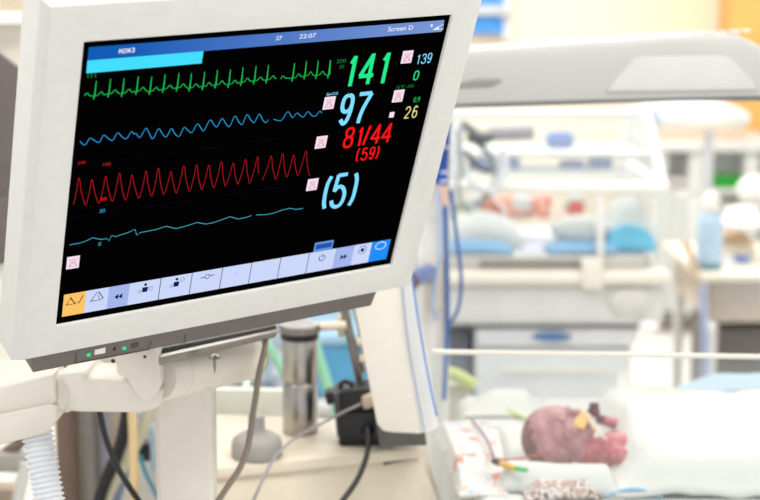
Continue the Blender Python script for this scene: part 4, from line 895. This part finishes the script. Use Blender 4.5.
# baby in diaper
C2 = P(481, 205, YI+.25); R2 = .036
F2 = frame((-1, -.1, .1), (.1, -.75, .65))
b0, b1, b2 = P(497, 206, YI+.25), P(515, 207, YI+.25), P(528, 208, YI+.25)
k1, k2 = P(544, 203, YI+.24), P(541, 214, YI+.2)
me, T2 = infant_mesh(C2, R2, F2, [(b0+V((0, -.02, .005)), b0+V((.03, -.045, -.012)), .011, .009), (b0+V((.03, -.045, -.012)), b0+V((.075, -.05, -.014)), .009, .007), (b2, k1, .022, .018), (k1, k2, .016, .011), (k2, k2+V((.016, -.01, 0)), .009, .007), (b2+V((0, .02, 0)), k1+V((.01, .04, 0)), .02, .016), (k1+V((.01, .04, 0)), k2+V((.02, .04, -.01)), .014, .009)],
                     [(C2+V((.03, 0, 0)), b0, .018, .025), (b0, b1, .027, .031), (b1, b2, .031, .028)], .003, [(b0+V((.083, -.05, -.014)), V((1, -.1, 0)), V((0, .5, 1)), .015)])
me.materials.append(skin('incubator_baby_skin', (226, 132, 116), (240, 172, 146), 40))
i1 = thing('person', 'baby in a white diaper lying in the incubator below the grey tubing', 'person', b0)
link('body', me, i1, 180)
MB().ell((b1+b2)/2+V((-.002, -.004, .002)), (.034, .042, .035)).build('diaper', M_sheet, i1)
head_cap(T2, 'cap', M_sheet, i1, lambda c: c.z > .15 or c.y < -.3, 1.05)
# bundled baby
C3 = P(575, 207, YI+.2); R3 = .03; F3 = frame((.0, .35, .9), (0, -.9, .35))
sc0 = C3+V((0, 0, -.04))
me, T3 = infant_mesh(C3, R3, F3, [(sc0+V((-.02, -.02, -.005)), P(560, 219, YI+.13), .011, .009), (P(560, 219, YI+.13), P(574, 221, YI+.12), .009, .007), (sc0+V((.02, -.02, -.005)), P(592, 219, YI+.13), .011, .009), (P(592, 219, YI+.13), P(580, 221, YI+.12), .009, .007), (P(568, 232, YI+.14), P(560, 238, YI+.1), .012, .009), (P(582, 232, YI+.14), P(592, 238, YI+.1), .012, .009)],
                     [(C3, sc0, .016, .024), (sc0, P(575, 230, YI+.16), .026, .026)], .003, [(P(574, 221, YI+.11), V((1, 0, 0)), V((0, .3, 1)), .011), (P(580, 221, YI+.11), V((-1, 0, 0)), V((0, .3, 1)), .011)])
me.materials.append(skin('bundled_baby_skin', (212, 84, 70), (230, 120, 100), 40))
i2 = thing('person', 'small red-faced baby in white cap, bundled in the blue-edged nest of the incubator', 'person', C3-V((0, 0, .06)))
link('body', me, i2, 180)
head_cap(T3, 'cap', M_sheet, i2, lambda c: c.z > .3 or c.y < .1 or abs(c.x) > .62, 1.07)
MB().ell(P(580, 229, YI+.10), (.078, .05, .036)).build('swaddle', M_sheet, i2)
# linen at the back of the incubator, seen through hood
def linen(label, u0, u1, v0, v1, Y, m):
    a = P(u0, v0, Y); c = P(u1, v1, Y); q = MB().box(((a.x+c.x)/2, Y, (a.z+c.z)/2), (c.x-a.x, .06, abs(a.z-c.z)), bev=min(.02, abs(a.z-c.z)*.4), seg=4).build('folded_linen', m); return tag(q, label, 'linen')
M_dbl = mat('slate_blue_linen', (70, 108, 180), .9, spec=.1, var=.08, scale=30)
rk = thing('linen_rack', 'open wire rack with two shelves standing behind the incubator', 'rack', (P(540, 150, 4.35).x, 4.4, 0))
zs1, zs2 = P(500, 149, 4.36).z, P(500, 169, 4.36).z
xa2, xb2 = P(455, 150, 4.36).x, P(632, 150, 4.36).x
for z_ in (zs1, zs2, .5): MB().box(((xa2+xb2)/2, 4.42, z_-.008), (xb2-xa2, .2, .012), bev=.003).build('shelf', M_white, rk)
for x_ in (xa2, xb2):
    for y_ in (4.33, 4.51): MB().tube([(x_, y_, 0), (x_, y_, zs1+.12)], .008, 10, smooth=False).build('upright', M_white, rk)
linen('slate blue folded linen on the top shelf seen through the hood', 546, 574, 132, 148.5, 4.4, M_dbl)
linen('long slate blue folded linen on the lower shelf behind the dark tubing', 468, 520, 157, 168.5, 4.4, M_dbl)
linen('blue linen pile mid lower shelf, between a long fold and a small fold', 560, 584, 160, 168.5, 4.4, M_dbl)
linen('small blue folded linen at the free end of the lower shelf', 588, 612, 156, 168.5, 4.4, M_dbl)
linen('grey folded linen on the top shelf behind the ventilator tubing', 490, 532, 127, 138, 4.3, mat('grey_linen', (164, 164, 168), .9, var=.05)) if False else None
# tubing tangle at the incubator
bt = thing('circuit_connector', 'dark grey breathing circuit connector hanging on the incubator hood', 'connector', P(480, 140, YI-.06))
MB().ell(P(480, 138, YI-.06), (.034, .025, .016)).build('connector_body', mat('connector_grey', (84, 86, 90), .5, var=.06), bt)
MB().tube([P(462, 123, YI-.06), P(474, 132, YI-.06), P(484, 138, YI-.06)], .011).build('hose_end', mat('mid_grey_plastic', (130, 130, 132), .5, var=.05), bt)
MB().tube([P(488, 134, YI-.05), P(510, 133, YI-.05), P(533, 132, YI-.05)], .018, 14).build('grey_arm', mat('arm_grey', (160, 158, 162), .5, var=.03), bt)
GT = mat('grey_tubing', (150, 156, 160), .4, var=.05); WT = mat('clear_white_tubing', (226, 230, 234), .3, var=.03)
for k, (lab, pts, r_, m_) in enumerate([
    ('grey breathing tube arching from the dark connector to the pillow', [(474, 140), (492, 158), (496, 178), (486, 196), (474, 206)], .008, GT),
    ('white breathing tube looping outermost round the dark connector', [(462, 128), (456, 150), (466, 176), (490, 190), (505, 172), (503, 146)], .008, WT),
    ('thin grey tube dropping straight beside the blue hanging tag', [(458, 130), (462, 160), (458, 186), (464, 210)], .005, GT),
    ('dark thin tube crossing below the dark connector', [(466, 150), (476, 166), (492, 172)], .006, M_dark),
    ('white tube curving over the pillow to the diapered baby', [(496, 150), (500, 172), (492, 192), (505, 212), (497, 222)], .004, WT)]):
    cable('breathing_tube', lab, 'tube', [P(u, v, YI-.05-.012*k) for u, v in pts], r_, m_)
for lab, pts, r_, m_ in [('pale green valve with short tube on the pillow in the incubator', [(455, 210), (463, 205), (470, 212)], .01, mat('sage_plastic', (160, 176, 160), .5, var=.05))]:
    cable('valve', lab, 'valve', [P(u, v, YI-.04) for u, v in pts], r_, m_)

# ================================================================== BLUE TAG AND TUBES beside monitor
bl_ = thing('hanging_tag', 'royal blue hanging tag with white marks beside the monitor edge', 'tag', P(446, 186, 2.3))
ppx([(438, 120), (451.5, 122), (449, 150), (446.6, 186), (434, 184), (434, 150)], 2.3, .006, .001).build('tag_plate', M_blue, bl_)
for v, du in ((146, 0), (171, 0), (180, -1)):
    ppx([(441+du, v), (449+du-(v-146)*.05, v-.5), (448.6+du-(v-146)*.05, v+2.4), (441+du, v+3)], 2.2985, .002).build('white_mark', mat('tag_white', (206, 220, 244), .6, var=.02), bl_)
ppx([(441, 186), (447, 186), (447, 206), (441, 206)], 2.3, .008, .002).build('salmon_clip', mat('salmon_plastic', (232, 186, 168), .5, var=.03), bl_)
BT = mat('navy_blue_tube', (70, 108, 172), .4, var=.05)
cable('gas_tube', 'dark blue gas tube dropping straight below the blue tag', 'tube', [P(445, 206, 2.32), P(446, 240, 2.32), P(447, 280, 2.32), P(447, 330, 2.32), P(444, 400, 2.3)], .0042, BT)
cable('gas_tube', 'thin blue tube bowing out to a loop beside the straight blue one', 'tube', [P(451, 190, 2.34), P(457, 240, 2.34), P(461, 275, 2.34), P(459, 305, 2.34), P(451, 322, 2.34), P(447, 318, 2.34)], .003, BT)
cable('gas_tube', 'pale blue tube nearest the monitor edge below the tag', 'tube', [P(438, 190, 2.3), P(441, 240, 2.3), P(433, 300, 2.3), P(437, 320, 2.3)], .003, mat('pale_blue_tube', (176, 196, 226), .4, var=.03))
ho_ = thing('hose_holder', 'grey clamp holding a brown and blue hose end at the monitor corner', 'clamp', P(434, 312, 2.31))
MB().tube([P(406, 282, 2.22), P(418, 277, 2.24), P(430, 272, 2.31)], .014, 16, smooth=False).build('blue_hose_end', mat('dusty_blue_plastic', (110, 130, 180), .4, var=.05), ho_)
MB().tube([P(402, 288, 2.205), P(411, 280, 2.225)], .015, 16, smooth=False).build('brown_cuff', mat('brown_cuff', (112, 84, 76), .5, var=.05), ho_)
ppx([(424, 260), (442, 258), (442, 312), (426, 312)], 2.30, .035, .006).build('clamp_body', mat('warm_grey_plastic', (206, 200, 190), .5, var=.03), ho_)
cable('hose', 'olive green hose lying level beyond the white panel below the gas tubes', 'hose', [P(430, 374, 2.6), P(446, 373, 2.6), P(460, 377, 2.6), P(474, 386, 2.6)], .012, mat('olive_green_tube', (196, 204, 130), .5, var=.04))
a = P(432, 384, 2.62); c = P(470, 384, 2.62)
tag(MB().box(((a.x+c.x)/2, 2.66, a.z/2), (c.x-a.x, .08, a.z), bev=.008).build('equipment_case', mat('khaki_grey_plastic', (196, 190, 176), .5, var=.03)), 'khaki grey equipment case beyond the bed corner', 'case')

# ================================================================== FAR RIGHT: counter, stand, cart
ct = thing('storage_counter', 'grey open-shelved storage counter along the far wall', 'counter', (1.6, 6.9, 0))
YK = 6.6
def cbx(name, u0, u1, v0, v1, dy, th, m, bev=.005): return bpx(u0, v0, u1, v1, YK+dy, th, bev).build(name, m, ct)
cbx('worktop', 648, 790, 142, 152, -.03, .6, M_pale)
cbx('back_board', 655, 785, 152, 312, .10, .03, mat('shelf_back_grey', (180, 182, 180), .6, var=.05, scale=4))
cbx('shelf', 655, 785, 189, 193, 0, .11, M_white)
for u in (656, 690, 746, 783): cbx('upright', u, u+7, 152, 314, 0, .46, M_pale)
cbx('door', 664, 690, 192, 312, .01, .02, mat('door_grey_green', (200, 204, 200), .5, var=.03)); cbx('plinth', 655, 785, 308, 316, .05, .35, M_gasket)
tag(bpx(714, 176, 748, 189, YK+.02, .07, .008).build('storage_crate', mat('vivid_green_plastic', (10, 148, 32), .45, var=.05)), 'vivid green plastic crate on the counter shelf', 'crate')
tag(bpx(664, 178, 690, 186, YK+.02, .07, .008).build('linen_stack', mat('rose_grey_cloth', (206, 198, 196), .9, var=.05)), 'rose grey stack of cloths on the counter shelf', 'linen')
tag(bpx(655, 118, 742, 142, YK+.02, .2, .01).build('cardboard_box', mat('peach_card', (226, 200, 176), .8, var=.05)), 'long peach coloured box lying on the far counter', 'box')
wd_ = thing('wooden_cabinet', 'tall honey coloured wooden cabinet at the far wall', 'cabinet', (2.15, 7.4, 0))
m_wood = mat('honey_wood', (232, 178, 96), .5, var=.08, scale=3)
x_w = P(741, 20, 7.3).x
MB().box((x_w+.5, 7.55, 1.1), (1.0, .45, 2.2), bev=.006).build('carcass', m_wood, wd_)
for dx in (.26, .74): MB().box((x_w+dx, 7.315, 1.1), (.46, .02, 2.12), bev=.004).build('door', m_wood, wd_)
for dx in (.45, .55): MB().tube([(x_w+dx, 7.295, 1.02), (x_w+dx, 7.295, 1.14)], .006, smooth=False).build('handle', M_steel, wd_)
# wall panel, top middle
wp = thing('wall_service_panel', 'blue and white medical service panel high on the cream wall', 'wall panel', P(490, 35, 7.7))
bpx(470, -40, 504, 34, 7.72, .06, .006).build('blue_plate', mat('panel_blue', (72, 150, 226), .5, var=.04), wp)
bpx(466, 6, 512, 15, 7.68, .05, .006).build('white_rail', mat('rail_grey', (206, 206, 204), .4, var=.02), wp); bpx(503, -40, 513, 40, 7.73, .05, .005).build('white_trim', M_white, wp)
# pole stand
YS = 5.15
ps = thing('pole_stand', 'white pole stand with a wide flat white head and side arm', 'stand', (P(706, 300, YS).x, YS, 0))
c = P(706, 200, YS); zt_ = P(706, 128, YS).z
MB().tube([(c.x, YS, .03), (c.x, YS, zt_)], .02, 20, smooth=False).build('pole', mat('pole_white', (226, 230, 236), .35, var=.02), ps)
ppx([(640, 122), (652, 109), (676, 106), (735, 106), (750, 113), (752, 122), (746, 128), (652, 130)], YS-.1, .25, .012).build('head', M_white, ps)
ppx([(684, 116), (734, 115), (734, 130), (684, 131)], YS-.13, .06, .008).build('head_front', M_cream, ps)
ppx([(652, 106), (656, 106), (660, 122), (652, 122)], YS-.14, .05, .004).build('blue_inlay', mat('inlay_blue', (176, 200, 236), .4, var=.02), ps)
MB().tube([P(682, 196, YS-.05), P(690, 193, YS-.05), P(706, 192, YS)], .013, 14).build('side_arm', M_white, ps)
MB().ell(P(684, 197, YS-.05), (.022, .016, .016)).build('arm_knob', M_white, ps)
MB().lathe((c.x, YS, 0), (0, 0, 1), [(.15, 0), (.15, .02), (.05, .05), (.022, .06)], 32).build('base', M_white, ps)
# bottle on the pole
YT = 4.35
cb_ = P(708.5, 269, YT)
bo = thing('humidifier_bottle', 'tall translucent pale blue bottle standing at the cart corner', 'bottle', cb_)
sc_ = SC(YT)
MB().lathe(cb_, (0, 0, 1), [(10*sc_, 0), (12.5*sc_, 1.5*sc_), (13*sc_, 10*sc_), (13*sc_, 46*sc_), (12*sc_, 52*sc_), (7*sc_, 58*sc_)], 32).build('flask', mat('pale_blue_flask', (186, 212, 236), .25, var=.03), bo)
MB().lathe(cb_, (0, 0, 1), [(7*sc_, 57*sc_), (9.5*sc_, 59*sc_), (9.5*sc_, 72*sc_), (5*sc_, 78*sc_)], 32).build('cap', M_white, bo)
MB().lathe(cb_, (0, 0, 1), [(13.2*sc_, 1*sc_), (13.4*sc_, 2*sc_), (13.4*sc_, 7*sc_), (13.2*sc_, 8*sc_)], 32).build('base_band', mat('teal_grey_band', (112, 150, 164), .4, var=.03), bo)
# steel cart
sk = thing('steel_cart', 'stainless steel supply cart with white legs loaded with boxes', 'cart', (P(760, 300, 4.4).x, 4.6, 0))
xA, xB = P(698, 276, 4.3).x, P(840, 276, 4.3).x
ztop = P(720, 272, 4.3).z
MB().box(((xA+xB)/2, 4.55, ztop-.01), (xB-xA, .6, .022), bev=.006).build('top', M_cream, sk)
zf_ = P(720, 320, 4.34).z
MB().box(((xA+xB)/2+.01, 4.56, (ztop+zf_)/2-.01), (xB-xA-.05, .54, ztop-zf_-.02), bev=.012).build('steel_drawer', mat('warm_steel', (186, 178, 168), .3, .9, var=.04), sk)
for x_ in (xA+.05, xB-.05):
    for y_ in (4.32, 4.8): MB().box((x_, y_, zf_/2+.03), (.03, .03, zf_-.06), bev=.005).build('leg', M_white, sk)
MB().box(((xA+xB)/2+.02, 4.58, zf_/2+.02), (xB-xA-.14, .42, zf_-.1), bev=.01).build('dark_cupboard', mat('dark_taupe_panel', (112, 108, 104), .5, var=.04), sk)  # solid box, dark colour stands in for the shaded opening below the drawer
for x_ in (xA+.05, xB-.05):
    for y_ in (4.32, 4.8): MB().lathe((x_-.01, y_, .03), (1, 0, 0), [(.024, 0), (.03, .004), (.03, .016), (.024, .02)], 20).build('caster', M_dark, sk)
MB().ell(P(708, 326, 4.26), (.026, .02, .016)).build('bumper', mat('gloss_white', (250, 250, 250)), sk)
cable('hose', 'violet blue hose hanging beside the cart leg to the floor', 'hose', [P(703, 285, 4.24), P(704, 320, 4.24), P(705, 360, 4.24), P(703, 400, 4.24), P(704, 480, 4.24)], .012, mat('violet_blue_hose', (170, 184, 220), .4, var=.04))
for lab, u0, u1, v0, v1, Y, m_ in [
    ('tan cardboard box lying on the steel cart, topmost of its pile', 722, 752, 237, 246, 4.5, mat('tan_card', (206, 178, 146), .8, var=.05)),
    ('cream cardboard box in the middle of the pile on the steel cart', 720, 756, 246, 258, 4.5, mat('cream_card', (236, 224, 206), .8, var=.03)),
    ('white box with blue band at the bottom of the cart pile', 722, 756, 258, 272, 4.46, mat('white_card', (232, 232, 236), .8, var=.03))]:
    tag(bpx(u0, v0, u1, v1, Y, .16, .005).build('carton', m_), lab, 'box')
tag(bpx(736, 256.5, 750, 262, 4.44, .02, .002).build('label_roll', mat('mid_blue_label', (110, 140, 210), .6, var=.05)), 'small blue packet in front of the cart boxes', 'packet')
br_ = thing('cart_tray', 'white oval tray leaning over the cart boxes', 'tray', P(740, 235, 4.55))
MB().ell(P(742, 222, 4.5), (.075, .1, .022)).build('bowl', M_white, br_); ppx([(728, 212), (760, 206), (766, 216), (736, 226)], 4.5, .1, .01).build('spout', M_white, br_)
lm = thing('examination_lamp', 'round white lamp head hanging above the cart tray', 'lamp', P(752, 190, 4.6))
MB().ell(P(756, 190, 4.6), (.062, .06, .046)).build('lamp_head', M_white, lm); MB().tube([P(760, 186, 4.6), P(790, 170, 4.65), P(800, 120, 4.65), P(800, 20, 4.65)], .012).build('lamp_arm', M_white, lm)
MB().tube([P(800, 20, 4.65), (P(800, 20, 4.65).x, 4.65, CEIL)], .012, smooth=False).build('ceiling_rod', M_white, lm)
bs = thing('leaning_bar', 'tan bar leaning towards the pale blue bottle at the cart corner', 'bar', P(690, 272, 4.3))
MB().tube([P(684, 240, 4.28), P(690, 254, 4.28), P(697, 272, 4.28)], .011, smooth=False).build('bar', mat('tan_wood', (216, 192, 162), .5, var=.05), bs)
